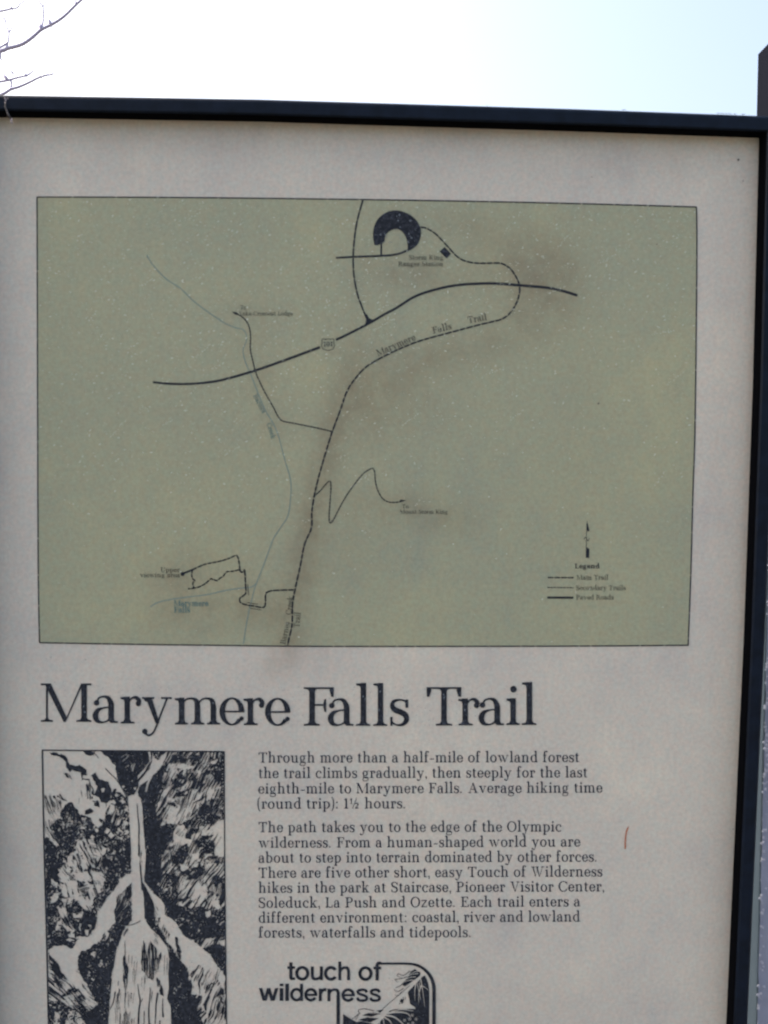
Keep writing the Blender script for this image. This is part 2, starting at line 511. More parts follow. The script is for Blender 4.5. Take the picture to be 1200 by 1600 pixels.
def ink_material(name, col, worn, amount=0.5):
    m, n, bs, N, L = mat(name)
    co = N.new('ShaderNodeTexCoord').outputs['Object']
    a = noise(N, L, co, 300.0, 3, 0.75)
    b = noise(N, L, co, 35.0, 3, 0.6)
    f = N.new('ShaderNodeMath'); f.operation = 'MULTIPLY'
    L.new(ramp(N, L, a.outputs['Fac'], [(0.45, g4(0)), (0.75, g4(1))]).outputs[0], f.inputs[0])
    L.new(ramp(N, L, b.outputs['Fac'], [(0.3, g4(amount * .4)), (0.7, g4(amount))]).outputs[0], f.inputs[1])
    L.new(mix(N, L, col, worn, f.outputs[0]), bs.inputs['Base Color'])
    bs.inputs['Roughness'].default_value = 0.55
    bs.inputs['Specular IOR Level'].default_value = 0.12
    return m


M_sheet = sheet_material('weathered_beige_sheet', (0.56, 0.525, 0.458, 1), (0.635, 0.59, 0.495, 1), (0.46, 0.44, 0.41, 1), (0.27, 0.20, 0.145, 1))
M_map = sheet_material('olive_map_print', (0.338, 0.348, 0.238, 1), (0.39, 0.385, 0.245, 1), (0.29, 0.312, 0.235, 1), (0.17, 0.12, 0.072, 1))
M_ink = ink_material('blue_black_ink', (0.016, 0.019, 0.026, 1), (0.10, 0.115, 0.15, 1), 0.7)
M_text = ink_material('worn_text_ink', (0.030, 0.036, 0.055, 1), (0.16, 0.17, 0.19, 1), 0.6)
M_faded = ink_material('faded_map_ink', (0.055, 0.056, 0.047, 1), (0.15, 0.15, 0.12, 1), 0.8)
M_line = ink_material('map_line_ink', (0.02, 0.024, 0.034, 1), (0.09, 0.09, 0.08, 1), 0.5)
M_blue = ink_material('faded_creek_ink', (0.18, 0.25, 0.23, 1), (0.28, 0.30, 0.24, 1), 0.7)
M_falls = ink_material('faded_blue_lettering_ink', (0.09, 0.175, 0.175, 1), (0.25, 0.28, 0.24, 1), 0.8)
M_red, n, bs, N, L = mat('orange_red_crayon'); bs.inputs['Base Color'].default_value = (0.40, 0.12, 0.06, 1); bs.inputs['Roughness'].default_value = 0.7
M_dark, n, bs, N, L = mat('dark_dirt'); bs.inputs['Base Color'].default_value = (0.05, 0.045, 0.045, 1)
M_fleck, n, bs, N, L = mat('pale_paint_flecks'); bs.inputs['Base Color'].default_value = (0.62, 0.66, 0.56, 1); bs.inputs['Roughness'].default_value = 0.6
M_fleck2, n, bs, N, L = mat('pale_blue_grey_flecks'); bs.inputs['Base Color'].default_value = (0.17, 0.20, 0.24, 1); bs.inputs['Roughness'].default_value = 0.6

M_fleck3, n, bs, N, L = mat('lifted_pale_paint'); bs.inputs['Base Color'].default_value = (0.42, 0.44, 0.54, 1); bs.inputs['Roughness'].default_value = 0.8
M_fleck4, n, bs, N, L = mat('pinkish_lichen'); bs.inputs['Base Color'].default_value = (0.34, 0.30, 0.33, 1); bs.inputs['Roughness'].default_value = 0.9


def frame_material():
    m, n, bs, N, L = mat('black_enamelled_metal')
    co = N.new('ShaderNodeTexCoord').outputs['Object']
    a = noise(N, L, co, 60.0, 5, 0.7)
    c = mix(N, L, (0.0025, 0.006, 0.013, 1), (0.006, 0.012, 0.026, 1), ramp(N, L, a.outputs['Fac'], [(0.35, g4(0)), (0.7, g4(1))]).outputs[0])
    L.new(c, bs.inputs['Base Color'])
    L.new(ramp(N, L, a.outputs['Fac'], [(0.3, g4(0.38)), (0.7, g4(0.55))]).outputs[0], bs.inputs['Roughness'])
    bs.inputs['Specular IOR Level'].default_value = 0.13
    bp = N.new('ShaderNodeBump'); bp.inputs['Strength'].default_value = 0.15; bp.inputs['Distance'].default_value = 0.001
    f = noise(N, L, co, 500.0, 2, 0.6)
    L.new(f.outputs['Fac'], bp.inputs['Height']); L.new(bp.outputs[0], bs.inputs['Normal'])
    return m


M_frame = frame_material()
M_chip, n, bs, N, L = mat('bare_metal_chips'); bs.inputs['Base Color'].default_value = (0.42, 0.5, 0.52, 1); bs.inputs['Roughness'].default_value = 0.5


def post_material():
    m, n, bs, N, L = mat('blue_grey_weathered_paint')
    co = N.new('ShaderNodeTexCoord').outputs['Object']
    a = noise(N, L, co, 26.0, 6, 0.7, (1, 1, 0.3))
    b = noise(N, L, co, 150.0, 5, 0.75, (1, 1, 0.5))
    c = mix(N, L, (0.25, 0.265, 0.345, 1), (0.33, 0.345, 0.43, 1), ramp(N, L, a.outputs['Fac'], [(0.35, g4(0)), (0.65, g4(1))]).outputs[0])
    c = mix(N, L, c, (0.46, 0.47, 0.54, 1), ramp(N, L, b.outputs['Fac'], [(0.62, g4(0)), (0.76, g4(0.6))]).outputs[0])
    L.new(c, bs.inputs['Base Color']); bs.inputs['Roughness'].default_value = 0.75
    bp = N.new('ShaderNodeBump'); bp.inputs['Strength'].default_value = 0.7; bp.inputs['Distance'].default_value = 0.002
    L.new(b.outputs['Fac'], bp.inputs['Height']); L.new(bp.outputs[0], bs.inputs['Normal'])
    return m


M_post = post_material()
M_post_side, n, bs, N, L = mat('shaded_blue_grey_paint')  # post paint darkened: the side's shade is put into the colour
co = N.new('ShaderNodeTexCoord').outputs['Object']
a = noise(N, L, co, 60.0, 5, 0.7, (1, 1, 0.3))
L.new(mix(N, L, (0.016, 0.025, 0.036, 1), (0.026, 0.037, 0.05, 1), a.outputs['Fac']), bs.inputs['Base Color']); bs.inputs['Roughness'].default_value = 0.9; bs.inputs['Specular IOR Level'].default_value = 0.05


M_cap, n, bs, N, L = mat('backlit_post_top')  # backlit look of the post top put into its near-black colour
co = N.new('ShaderNodeTexCoord').outputs['Object']
a = noise(N, L, co, 50.0, 6, 0.7, (1, 1, 0.3))
L.new(mix(N, L, (0.001, 0.002, 0.005, 1), (0.003, 0.004, 0.009, 1), a.outputs['Fac']), bs.inputs['Base Color']); bs.inputs['Roughness'].default_value = 0.9
bs.inputs['Specular IOR Level'].default_value = 0.03


def ground_material():
    m, n, bs, N, L = mat('forest_floor')
    co = N.new('ShaderNodeTexCoord').outputs['Object']
    a = noise(N, L, co, 3.0, 8, 0.7)
    b = noise(N, L, co, 40.0, 6, 0.7)
    c = mix(N, L, (0.07, 0.06, 0.045, 1), (0.15, 0.14, 0.12, 1), ramp(N, L, a.outputs['Fac'], [(0.35, g4(0)), (0.65, g4(1))]).outputs[0])
    c = mix(N, L, c, (0.05, 0.07, 0.03, 1), ramp(N, L, b.outputs['Fac'], [(0.5, g4(0)), (0.7, g4(0.7))]).outputs[0])
    L.new(c, bs.inputs['Base Color']); bs.inputs['Roughness'].default_value = 0.95
    bp = N.new('ShaderNodeBump'); bp.inputs['Strength'].default_value = 0.8; bp.inputs['Distance'].default_value = 0.03
    L.new(b.outputs['Fac'], bp.inputs['Height']); L.new(bp.outputs[0], bs.inputs['Normal'])
    return m


M_ground = ground_material()
M_bark, n, bs, N, L = mat('grey_lavender_twig_bark')
co = N.new('ShaderNodeTexCoord').outputs['Object']
a = noise(N, L, co, 90.0, 4, 0.7)
L.new(mix(N, L, (0.30, 0.28, 0.40, 1), (0.40, 0.38, 0.52, 1), a.outputs['Fac']), bs.inputs['Base Color']); bs.inputs['Roughness'].default_value = 0.85

# ------------------------------------------------------------------ ground
gs = []
n_ = 40
for j in range(n_ + 1):
    for i in range(n_ + 1):
        u, v = (i / n_ * 2 - 1), (j / n_ * 2 - 1)
        x, y = 600 * u * abs(u) ** 1.5, 600 * v * abs(v) ** 1.5
        gs.append((x, y, 0.02 * math.sin(x * 1.7) * math.cos(y * 1.3) if abs(x) < 20 and abs(y) < 20 else 0.0))
gf = [(j * (n_ + 1) + i, j * (n_ + 1) + i + 1, (j + 1) * (n_ + 1) + i + 1, (j + 1) * (n_ + 1) + i) for j in range(n_) for i in range(n_)]
tag(mesh_obj('ground', gs, gf, M_ground), kind='structure')

# ------------------------------------------------------------------ the sign: frame and sheet
sign = empty('trail_sign', (0.0, 0.0, 0.0))
tag(sign, 'weathered beige trail map board in a black metal frame', 'sign')
FY = -0.019                                        # front of the frame, 19 mm proud of the sheet


def interp(tab, x):
    return float(np.interp(x, [a for a, b in tab], [b for a, b in tab]))


# frame edges as seen (front plane)
TOP_OUT = [(-60, 145.5), (0, 146.3), (400, 153), (900, 168.3), (1180, 178.8), (1240, 181)]
TOP_IN = [(-60, 171), (0, 171.8), (400, 178.5), (900, 194), (1180, 204), (1240, 206)]
RIGHT_IN = [(180, 1199.5), (208, 1199), (600, 1189), (1000, 1174.5), (1600, 1147), (1900, 1131)]
RIGHT_OUT = [(160, 1225), (208, 1223), (600, 1212), (1000, 1197), (1600, 1170), (1900, 1155)]


def rail(name, samples, outward):
    """a rail with a rounded outer edge; samples are (outer, inner) points of its front face"""
    V, F = [], []
    prof = 8
    for o, i in samples:
        o, i = ray(o[0], o[1], FY), ray(i[0], i[1], FY)
        d = (o - i); wd = d.length; d = d / wd
        r = 0.0045
        ring = [(0.0, 0.0), (0.0, FY + 0.0015), (0.0015, FY)]
        for k in range(6):
            a = k / 5 * math.pi / 2
            ring.append((wd - r + r * math.sin(a), FY + r - r * math.cos(a)))
        ring += [(wd, 0.005), (wd * .2, 0.005)]
        for s_, y in ring:
            p = i + d * s_
            V.append((p.x, y, p.z))
    n = len(ring)
    for k in range(len(samples) - 1):
        for j in range(n):
            F.append((k * n + j, k * n + (j + 1) % n, (k + 1) * n + (j + 1) % n, (k + 1) * n + j))
    F.append(list(range(n))[::-1]); F.append([(len(samples) - 1) * n + j for j in range(n)])
    me = mesh_obj(name, V, F, M_frame, sign)
    import bmesh
    bm = bmesh.new(); bm.from_mesh(me.data); bmesh.ops.recalc_face_normals(bm, faces=bm.faces); bm.to_mesh(me.data); bm.free()
    return me


xs = [-42, 0, 200, 400, 650, 900, 1050, 1180, 1199.5]
topo = [((x if x < 1199 else 1225, interp(TOP_OUT, x if x < 1199 else 1225)), (x, interp(TOP_IN, x))) for x in xs]
topo[0] = ((-68, 145), (-42, 171))                 # mitred corners
rail('frame_rail', topo, 1)
ys = [205.5, 400, 600, 800, 1000, 1300, 1600, 1850]
rs = [((interp(RIGHT_OUT, y), y), (interp(RIGHT_IN, y), y)) for y in ys]
rs[0] = ((1224.8, 180.8), (1199.3, 205.8))
rs[-1] = ((1157, 1875), (1133.5, 1850))
rail('frame_rail', rs, 1)
rail('frame_rail', [((-68, 145), (-42, 171)), ((-56, 1000), (-30, 1000)), ((-40, 1878), (-16, 1852))], 1)
rail('frame_rail', [((-40, 1878), (-16, 1852)), ((600, 1882), (600, 1856)), ((1157, 1875), (1133.5, 1850))], 1)

# added black strip: shade painted over the frame's inner faces
M_inner_shade, n, bs, N, L = mat('black_inner_shade'); bs.inputs['Base Color'].default_value = (0.0015, 0.0018, 0.003, 1)
bs.inputs['Roughness'].default_value = 0.9; bs.inputs['Specular IOR Level'].default_value = 0.02
V, F = [], []
for path, off in (([(x, interp(TOP_IN, x)) for x in xs], (0, .0004)), ([(interp(RIGHT_IN, y), y) for y in ys], (-.0004, 0))):
    k0 = len(V)
    for q in path:
        a = ray(q[0], q[1], FY)
        V += [(a.x + off[0], FY + .0012, a.z - off[1]), (a.x + off[0] * 2, -.0003, a.z - off[1] * 2)]
    for i in range(len(path) - 1): F.append((k0 + 2 * i, k0 + 2 * i + 1, k0 + 2 * i + 3, k0 + 2 * i + 2))
mesh_obj('inner_shade_strip', V, F, M_inner_shade, sign)

# chips along the top rail's outer edge
pc = Print()
random.seed(11)
V, F = [], []
for px, ln in [(972, 5), (1120, 4), (1125, 6), (1133, 3), (1138, 4), (1146, 3), (1158, 5), (760, 2), (418, 2)]:
    a = ray(px, interp(TOP_OUT, px) + 2.2, FY + .004); b = ray(px + ln, interp(TOP_OUT, px + ln) + 2.3, FY + .004)
    k = len(V)
    V += [(a.x, FY - .0003, a.z), (b.x, FY - .0003, b.z), (b.x, FY + .0055, b.z + .0012), (a.x, FY + .0055, a.z + .0016),
          ((a.x + b.x) / 2, FY - .0004, a.z - .0008)]
    F += [(k, k + 1, k + 2, k + 3), (k, k + 4, k + 1)]
mesh_obj('paint_chips', V, F, M_chip, sign)['kind'] = 'stuff'


# grime: stains along the printed trails, plus painted rail shadow at top and right
def blob(P, x, y, rx, ry, a, ang=0.0):
    c, s_ = math.cos(R(ang)), math.sin(R(ang))
    dx, dy = P[:, 0] - x, P[:, 1] - y
    u, v = (dx * c + dy * s_) / rx, (-dx * s_ + dy * c) / ry
    return a * np.exp(-(u * u + v * v))


BL = [(850, 415, 48, 52, .55), (880, 455, 40, 50, .35), (830, 470, 45, 45, .42), (790, 390, 60, 30, .38), (730, 350, 60, 25, .28), (800, 430, 50, 40, .3),
      (790, 525, 70, 30, .28, -15), (700, 555, 90, 32, .30, -15), (620, 590, 80, 34, .40, -25), (570, 640, 55, 60, .34), (640, 640, 80, 40, .18),
      (545, 620, 26, 70, .45, 20), (512, 720, 24, 90, .52, 12), (490, 810, 22, 70, .55, 5), (468, 900, 24, 70, .58, 8), (452, 990, 28, 50, .55),
      (640, 430, 60, 28, .26), (700, 440, 60, 25, .22), (620, 415, 60, 25, .22), (690, 812, 60, 24, .35), (640, 790, 50, 22, .3), (585, 785, 60, 30, .16),
      (300, 880, 70, 28, .24), (275, 905, 50, 22, .34), (320, 940, 70, 26, .36), (255, 950, 40, 30, .22), (300, 975, 60, 30, .22), (385, 930, 36, 40, .34),
      (410, 955, 50, 26, .34), (530, 850, 80, 70, .15), (440, 1030, 26, 20, .42), (425, 1045, 20, 16, .22), (500, 1025, 30, 14, .14), (395, 520, 30, 60, .18),
      (410, 600, 22, 50, .22), (430, 660, 30, 30, .2), (400, 487, 60, 14, .16), (550, 540, 60, 40, .14), (560, 430, 18, 80, .14), (620, 360, 50, 40, .12),
      (300, 650, 200, 120, .05), (1060, 250, 20, 60, .10), (1130, 1000, 22, 500, .07), (250, 210, 300, 26, .10), (830, 250, 26, 50, .07), (170, 200, 100, 40, .1),
      (640, 1280, 30, 14, .12), (905, 720, 40, 300, .06), (30, 260, 30, 80, .08), (1120, 600, 14, 300, .07), (560, 230, 14, 60, .06), (1150, 1400, 20, 200, .1),
      (560, 1620, 500, 40, .1), (20, 1500, 30, 300, .08), (600, 190, 1500, 7, .55, 1.45), (600, 200, 1500, 26, .12, 1.45), (1165, 900, 5, 1800, .35, 2.14),  # long thin ellipses: the rails' contact shadow painted along top and right edges
      (360, 225, 120, 22, .14), (1000, 255, 140, 30, .13), (700, 225, 60, 40, .1), (200, 260, 26, 40, .08), (20, 700, 26, 500, .10), (1120, 1450, 30, 250, .12), (900, 1560, 200, 40, .09), (480, 1050, 90, 14, .1), (1140, 420, 16, 200, .1)]  # weathering along the top, then painted darkening near the other edges


def grid_sheet(name, poly_px, nx, ny, y, m, parent):
    """a quad sheet between four picture corners (tl, tr, br, bl) carrying the grime attribute"""
    (a, b, c, d) = poly_px
    P, F = [], []
    for j in range(ny + 1):
        v = j / ny
        for i in range(nx + 1):
            u = i / nx
            P.append(((a[0] * (1 - u) + b[0] * u) * (1 - v) + (d[0] * (1 - u) + c[0] * u) * v,
                      (a[1] * (1 - u) + b[1] * u) * (1 - v) + (d[1] * (1 - u) + c[1] * u) * v))
    for j in range(ny):
        for i in range(nx):
            k = j * (nx + 1) + i
            F.append((k + nx + 1, k + nx + 2, k + 1, k))
    P = np.array(P)
    W = ray_np(P, 0.0); W[:, 1] = y
    o = mesh_obj(name, W.tolist(), F, m, parent)
    g = np.zeros(len(P))
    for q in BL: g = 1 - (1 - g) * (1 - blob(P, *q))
    at = o.data.attributes.new('grime_shade', 'FLOAT', 'POINT')
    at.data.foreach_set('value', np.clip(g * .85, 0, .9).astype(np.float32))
    return o


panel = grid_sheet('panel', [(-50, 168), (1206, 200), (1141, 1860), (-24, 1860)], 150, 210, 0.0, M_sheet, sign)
sol = panel.modifiers.new('thickness', 'SOLIDIFY'); sol.thickness = 0.004; sol.offset = -1

# the olive map field follows its slightly uneven printed outline
TL, TR, BR, BLc = (58, 308), (1088, 323.5), (1075, 1008), (62, 1004)
TOPB = [(58, 308), (170, 308.2), (300, 308.9), (500, 311), (735, 314.6), (920, 318.7), (1088, 323.5)]
BOTB = [(62, 1004), (200, 1006.4), (350, 1008.3), (500, 1009.8), (820, 1009.6), (960, 1009), (1075, 1008)]
LEFTB = [(58, 308), (58.4, 420), (59, 650), (60, 900), (62, 1004)]
RIGHTB = [(1088, 323.5), (1088.6, 400), (1086, 650), (1082.2, 780), (1079, 900), (1075, 1008)]
nx, ny = 130, 88
P, F = [], []
for j in range(ny + 1):
    v = j / ny
    yl, yr = 308 + v * 696, 323.5 + v * 684.5
    xl, xr = np.interp(yl, [b for a, b in LEFTB], [a for a, b in LEFTB]), np.interp(yr, [b for a, b in RIGHTB], [a for a, b in RIGHTB])
    for i in range(nx + 1):
        x = xl + (xr - xl) * i / nx
        P.append((x, interp(TOPB, x) * (1 - v) + interp(BOTB, x) * v))
for j in range(ny):
    for i in range(nx):
        k = j * (nx + 1) + i
        F.append((k + nx + 1, k + nx + 2, k + 1, k))
P = np.array(P); W = ray_np(P, 0.0); W[:, 1] = -0.00025
mapf = mesh_obj('map', W.tolist(), F, M_map, sign)
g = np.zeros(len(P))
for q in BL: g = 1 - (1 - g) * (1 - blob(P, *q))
at = mapf.data.attributes.new('grime_shade', 'FLOAT', 'POINT'); at.data.foreach_set('value', np.clip(g * .85, 0, .9).astype(np.float32))

LIFT = 0.00045
random.seed(5)
pr = Print()
for b in (TOPB, BOTB, LEFTB, RIGHTB): pr.line(b, 1.9, dash=(47, 1.1), jit=.7)
pr.build('border', M_line, mapf, None, LIFT)

# roads
pr = Print()
pr.line([(239, 597), (260, 599.3), (290, 600), (320, 598), (350, 593), (400, 578.5), (450, 561), (500, 542.5)], 3.4, 4.0)
pr.line([(525, 531), (540, 524), (575, 506), (600, 491.5), (619, 481.5), (650, 462.5), (689, 450.3), (720, 445), (745, 443.4), (773, 443), (811, 445.8), (864, 451), (902, 461.7)], 3.6, 4.2)
pr.build('road', M_line, mapf, None, LIFT)
pr = Print()
pr.line([(525, 403), (550, 401.6), (595, 399.8), (612, 398.6), (625, 396), (636, 391.5), (645, 387)], 3.0)
pr.line([(595.5, 400), (595.8, 378)], 2.6)
hs = [(585, 383), (582.8, 371), (584, 356), (590, 343), (600, 334), (613, 329.2), (627, 330), (641, 336), (651, 345), (657, 356.5), (657.5, 369), (653, 381), (645, 388.5), (637, 391.5)]
hi = [(590, 383.5), (597, 380), (600.5, 378), (602.5, 368), (609.5, 361), (620, 357.8), (629, 363), (634.5, 372), (636.8, 383), (637, 391.5)]
n = 40
def rs_(c):
    c = np.array(catmull(c, 6)); S = np.concatenate([[0], np.cumsum(np.hypot(*(c[1:] - c[:-1]).T))]); q = np.linspace(0, S[-1], n)
    return list(zip(np.interp(q, S, c[:, 0]), np.interp(q, S, c[:, 1])))
pr.strip(rs_(hs), rs_(hi))
pr.build('car_park', M_ink, mapf, None, LIFT + .0001)
pr = Print()
pr.line([(567, 313), (559.5, 339), (555, 363), (552.3, 390), (551.8, 410), (553, 430), (558, 458), (566.5, 482), (572.5, 497)], 2.7, 2.7, dash=(15, 1.1), jit=.3)
pr.poly([(569.5, 491), (573.5, 491), (576.5, 497), (582, 499.6), (592, 498.5), (578, 506.5), (562, 514.5), (570.5, 506), (572, 499)])
pr.build('road', M_line, mapf, None, LIFT + .00003)
pr = Print()
pr.poly([(694.7, 386), (704.7, 396.5), (698, 404), (686.7, 393.3)])
pr.build('station_marker', M_ink, mapf, None, LIFT)

# trails
pr = Print()
main = [(657, 355), (667, 357), (680, 365), (690, 375), (700, 386), (712, 399), (722, 406), (735, 410), (750, 411.5), (775, 411), (787, 413), (798, 421), (807, 434),
        (811.5, 447), (811, 460), (806, 475), (797, 489), (785, 498), (772, 502), (745, 508.5), (700, 520.5), (655, 533), (620, 547), (590, 562), (570, 575), (553, 594),
        (541, 614), (532, 640), (519, 675), (508, 710), (498, 745), (491, 775), (487.3, 800), (486.5, 825), (476, 850), (469, 885), (461, 921), (457, 945), (456.4, 975), (451.5, 998), (449.5, 1008)]
pr.line(main, 2.5, 2.7, dash=(9.5, 1.5), jit=.2)
pr.build('main_trail', M_line, mapf, None, LIFT + .00006)
pr = Print()
pr.line([(285.3, 896.4), (301, 890)], 2.8)
pr.line([(301, 890), (316.8, 882.8), (329, 879.6), (343, 877), (357, 872.6), (367.5, 868), (370.5, 868.6), (373, 875), (375, 890)], 2.3, dash=(7, 1.3), jit=.2)
pr.line([(375, 890), (364, 892.4), (355.3, 893), (351.8, 896), (348.3, 901), (344, 903), (339.5, 907), (332.5, 905), (329, 904.6), (322, 910.8), (313.3, 916), (304.5, 918.6), (294, 919.9)], 2.1, dash=(7, 1.2), jit=.2)
pr.line([(301, 890), (299.6, 897), (301, 904), (304.3, 907), (301.4, 911), (302.8, 918)], 2.0, dash=(6, 1))
pr.line([(375, 890), (376.5, 893.5), (379.8, 893.6), (382, 890.5), (383, 898), (383.6, 912), (384.2, 926), (379.8, 931), (374.8, 935), (376, 941.4), (385, 945), (395.5, 946.6), (409.5, 949), (413.9, 946.6), (414.9, 939), (415, 930), (418, 925), (430, 922.3), (461, 921.5)], 2.4, dash=(10, 1.2), jit=.2)
pr.disc(285.5, 896.7, 3.3)
pr.build('upper_trail', M_line, mapf, None, LIFT + .00006)
pr = Print()
pr.line([(369, 489), (375, 493), (383, 499.5), (389, 510), (391.5, 525), (391, 545), (394, 560), (399, 580), (406, 597), (415, 615), (428, 638), (434, 650), (441, 657.5), (460, 661.5), (490, 667.5), (518, 674)], 2.0, dash=(4.2, .9), jit=.15)
pr.poly([(362, 487), (369.5, 488), (372.5, 492.5), (367.5, 491.5)])
pr.build('secondary_trail', M_line, mapf, None, LIFT + .00005)
pr = Print()
pr.line([(489.5, 776.5), (501.5, 765.5), (510, 755.5), (514, 752), (516.6, 754), (517, 765), (515.5, 787), (514.2, 808), (515.8, 816.5), (521, 811.8), (537, 781.5), (553.8, 756.8), (567.5, 740), (578.5, 732.8), (582.6, 732), (585.4, 738), (586.8, 754), (591, 767.8), (597.8, 778.8), (606, 784), (617, 784.8), (627, 783.4)], 1.9, dash=(4.4, .9), jit=.15)
pr.poly([(635, 781.8), (625, 780.8), (623.5, 785.3)])
pr.build('secondary_trail', M_line, mapf, None, LIFT + .00005)

# creeks
pr = Print()
pr.line([(229.5, 399), (240, 415.5), (261, 437), (282, 450.5), (303, 471), (330, 491), (354, 506.5), (372, 513), (380, 515), (384.8, 523), (384.6, 534), (379.8, 548), (384, 567), (393, 588), (403.5, 615), (414, 640), (426, 660), (435, 681), (446, 722), (453, 745), (454.7, 765), (450.8, 803), (440, 822), (427, 842), (417.8, 867), (410, 888), (400, 913), (392.5, 940), (385, 975), (380.5, 1006)], 1.5)
pr.line([(235, 948), (247.5, 941), (270, 936), (300, 932), (325, 928.8), (355, 922), (380, 918.5), (393, 917), (400, 912)], 1.6)
pr.build('creek', M_blue, mapf, None, LIFT - .00005)
pr = Print()
pr.line([(386, 941.5), (403, 944)], 1.1); pr.line([(390, 950), (408, 953)], 1.1); pr.line([(387, 913), (388.5, 930)], 1.2)
pr.build('footbridge_marker', M_faded, mapf, None, LIFT)

# route shield
pr = Print()
sh = [(503, 531), (505, 529), (508, 530.3), (512.5, 529.4), (517, 530.3), (520, 529), (522, 531), (521.5, 535), (522.7, 540), (520.5, 545), (516, 547), (512.5, 548), (509, 547), (504.5, 545), (502.3, 540), (503.5, 535), (503, 531)]
pr.line(sh, 1.2, smooth=False)
pr.build('route_shield', M_faded, mapf, None, LIFT + .0001)
pr = Print(); text(pr, '101', (505.3, 541.8), (520.2, 541.2), 7.6, 10.5, 3.6, 6); pr.build('lettering', M_line, mapf, None, LIFT + .00012)


def lettering(name, mt, parent, rows, lift=LIFT + .00012):
    pr = Print()
    for r in rows: text(pr, *r[:4], **(r[4] if len(r) > 4 else {}))
    return pr.build(name, mt, parent, None, lift)


S = dict(w=9.5, h=4.0, gap=6)
lettering('lettering', M_faded, mapf, [('Storm King', (639, 406), (692.3, 406), 7.2, S), ('Ranger Station', (622.3, 416), (692.3, 416), 7.2, S)])
lettering('lettering', M_faded, mapf, [('To', (375.5, 483.6), (384.5, 483.6), 6.2, S), ('Lake Crescent Lodge', (374.2, 493.2), (457.6, 493), 6.4, S)])
lettering('lettering', M_falls, mapf, [('Barnes', (395.5, 618.5), (409.8, 646), 7.5, S), ('Creek', (416.6, 662.5), (424.2, 686.5), 7.5, S)])
lettering('lettering', M_faded, mapf, [('Marymere', (591, 556.6), (650, 530.8), 10.3, S), ('Falls', (677, 521.5), (706, 514), 10.3, S), ('Trail', (732, 505.3), (760.8, 500), 10.3, S)])
lettering('lettering', M_faded, mapf, [('To', (628, 794.2), (638.6, 794.2), 6.4, S), ('Mount Storm King', (625, 802.6), (699.3, 802.8), 6.4, S)])
lettering('lettering', M_faded, mapf, [('Upper', (251, 893.8), (281, 893.8), 7.2, S), ('viewing area', (219, 901.8), (281, 902), 7.2, S)])
lettering('lettering', M_falls, mapf, [('Marymere', (272, 946.6), (325.5, 947), 9, dict(w=12, h=4.5, gap=5)), ('Falls', (272, 957), (297, 957), 9, dict(w=12, h=4.5, gap=5))])
lettering('lettering', M_faded, mapf, [('Barnes', (445.6, 1007), (453.5, 972.5), 8.5, S), ('Creek', (454.6, 960.6), (458.2, 932), 8.5, S), ('Trail', (467.6, 980.5), (470, 957.3), 9, S)])
lettering('lettering', M_line, mapf, [('Legend', (898, 888), (936.3, 888), 7.6, dict(w=13, h=5.5, gap=6))])
lettering('lettering', M_faded, mapf, [('Main Trail', (901, 905.8), (950, 905.8), 7.4, S), ('Secondary Trails', (900, 922), (977.5, 922), 7.4, S), ('Paved Roads', (900, 936.8), (958.5, 936.8), 7.4, S)])
pr = Print()
pr.line([(855.7, 902.3), (897, 902.5)], 2.2, dash=(9, 1.4)); pr.line([(855, 917.8), (896, 918.2)], 1.6, dash=(4, 1)); pr.line([(855, 933.6), (895.7, 933.8)], 3.4)
pr.build('legend_key', M_line, mapf, None, LIFT)
pr = Print()
pr.poly([(917, 813), (921.2, 830.5), (916, 829)]); pr.line([(916.6, 818), (915.8, 856)], .9)
pr.poly([(915.6, 854.5), (920.8, 857.5), (920.5, 871.7), (915, 871.5)])
pr.line([(912.5, 843), (914.5, 839.5), (918.5, 845), (920.5, 841)], 1.0)
pr.build('north_arrow', M_line, mapf, None, LIFT)

# ------------------------------------------------------------------ title and paragraphs
BASEL = [(60, 1127), (100, 1127.6), (143, 1129), (190, 1130), (275, 1131.6), (345, 1132.3), (415, 1133), (475, 1133.6), (600, 1134), (680, 1133.6), (838, 1132.4)]
for word, rows in (('Marymere', [('M', 64, 143), ('a', 144.2, 184.3), ('r', 188.3, 220), ('y', 222, 268.5), ('m', 273, 345.3), ('e', 342.8, 381), ('r', 380.6, 412.6), ('e', 414, 452.8)]),
                   ('Falls', [('F', 474.6, 521.8), ('a', 511.5, 552.3), ('l', 556, 578.6), ('l', 583, 605), ('s', 608.5, 639.3)]),
                   ('Trail', [('T', 666.3, 721), ('r', 716, 748.4), ('a', 747, 787.4), ('i', 791, 812.3), ('l', 815, 838)])):
    pr = Print()
    for ch, x0, x1 in rows:
        g, W = serif(ch, 8.9, 2.8)
        by, k = interp(BASEL, (x0 + x1) / 2), (x1 - x0) / W
        set_glyph(pr, g, lambda a, b: (x0 + a * k, by - b * 1.0))
    o = pr.build('title_lettering', M_ink, sign, None, LIFT)

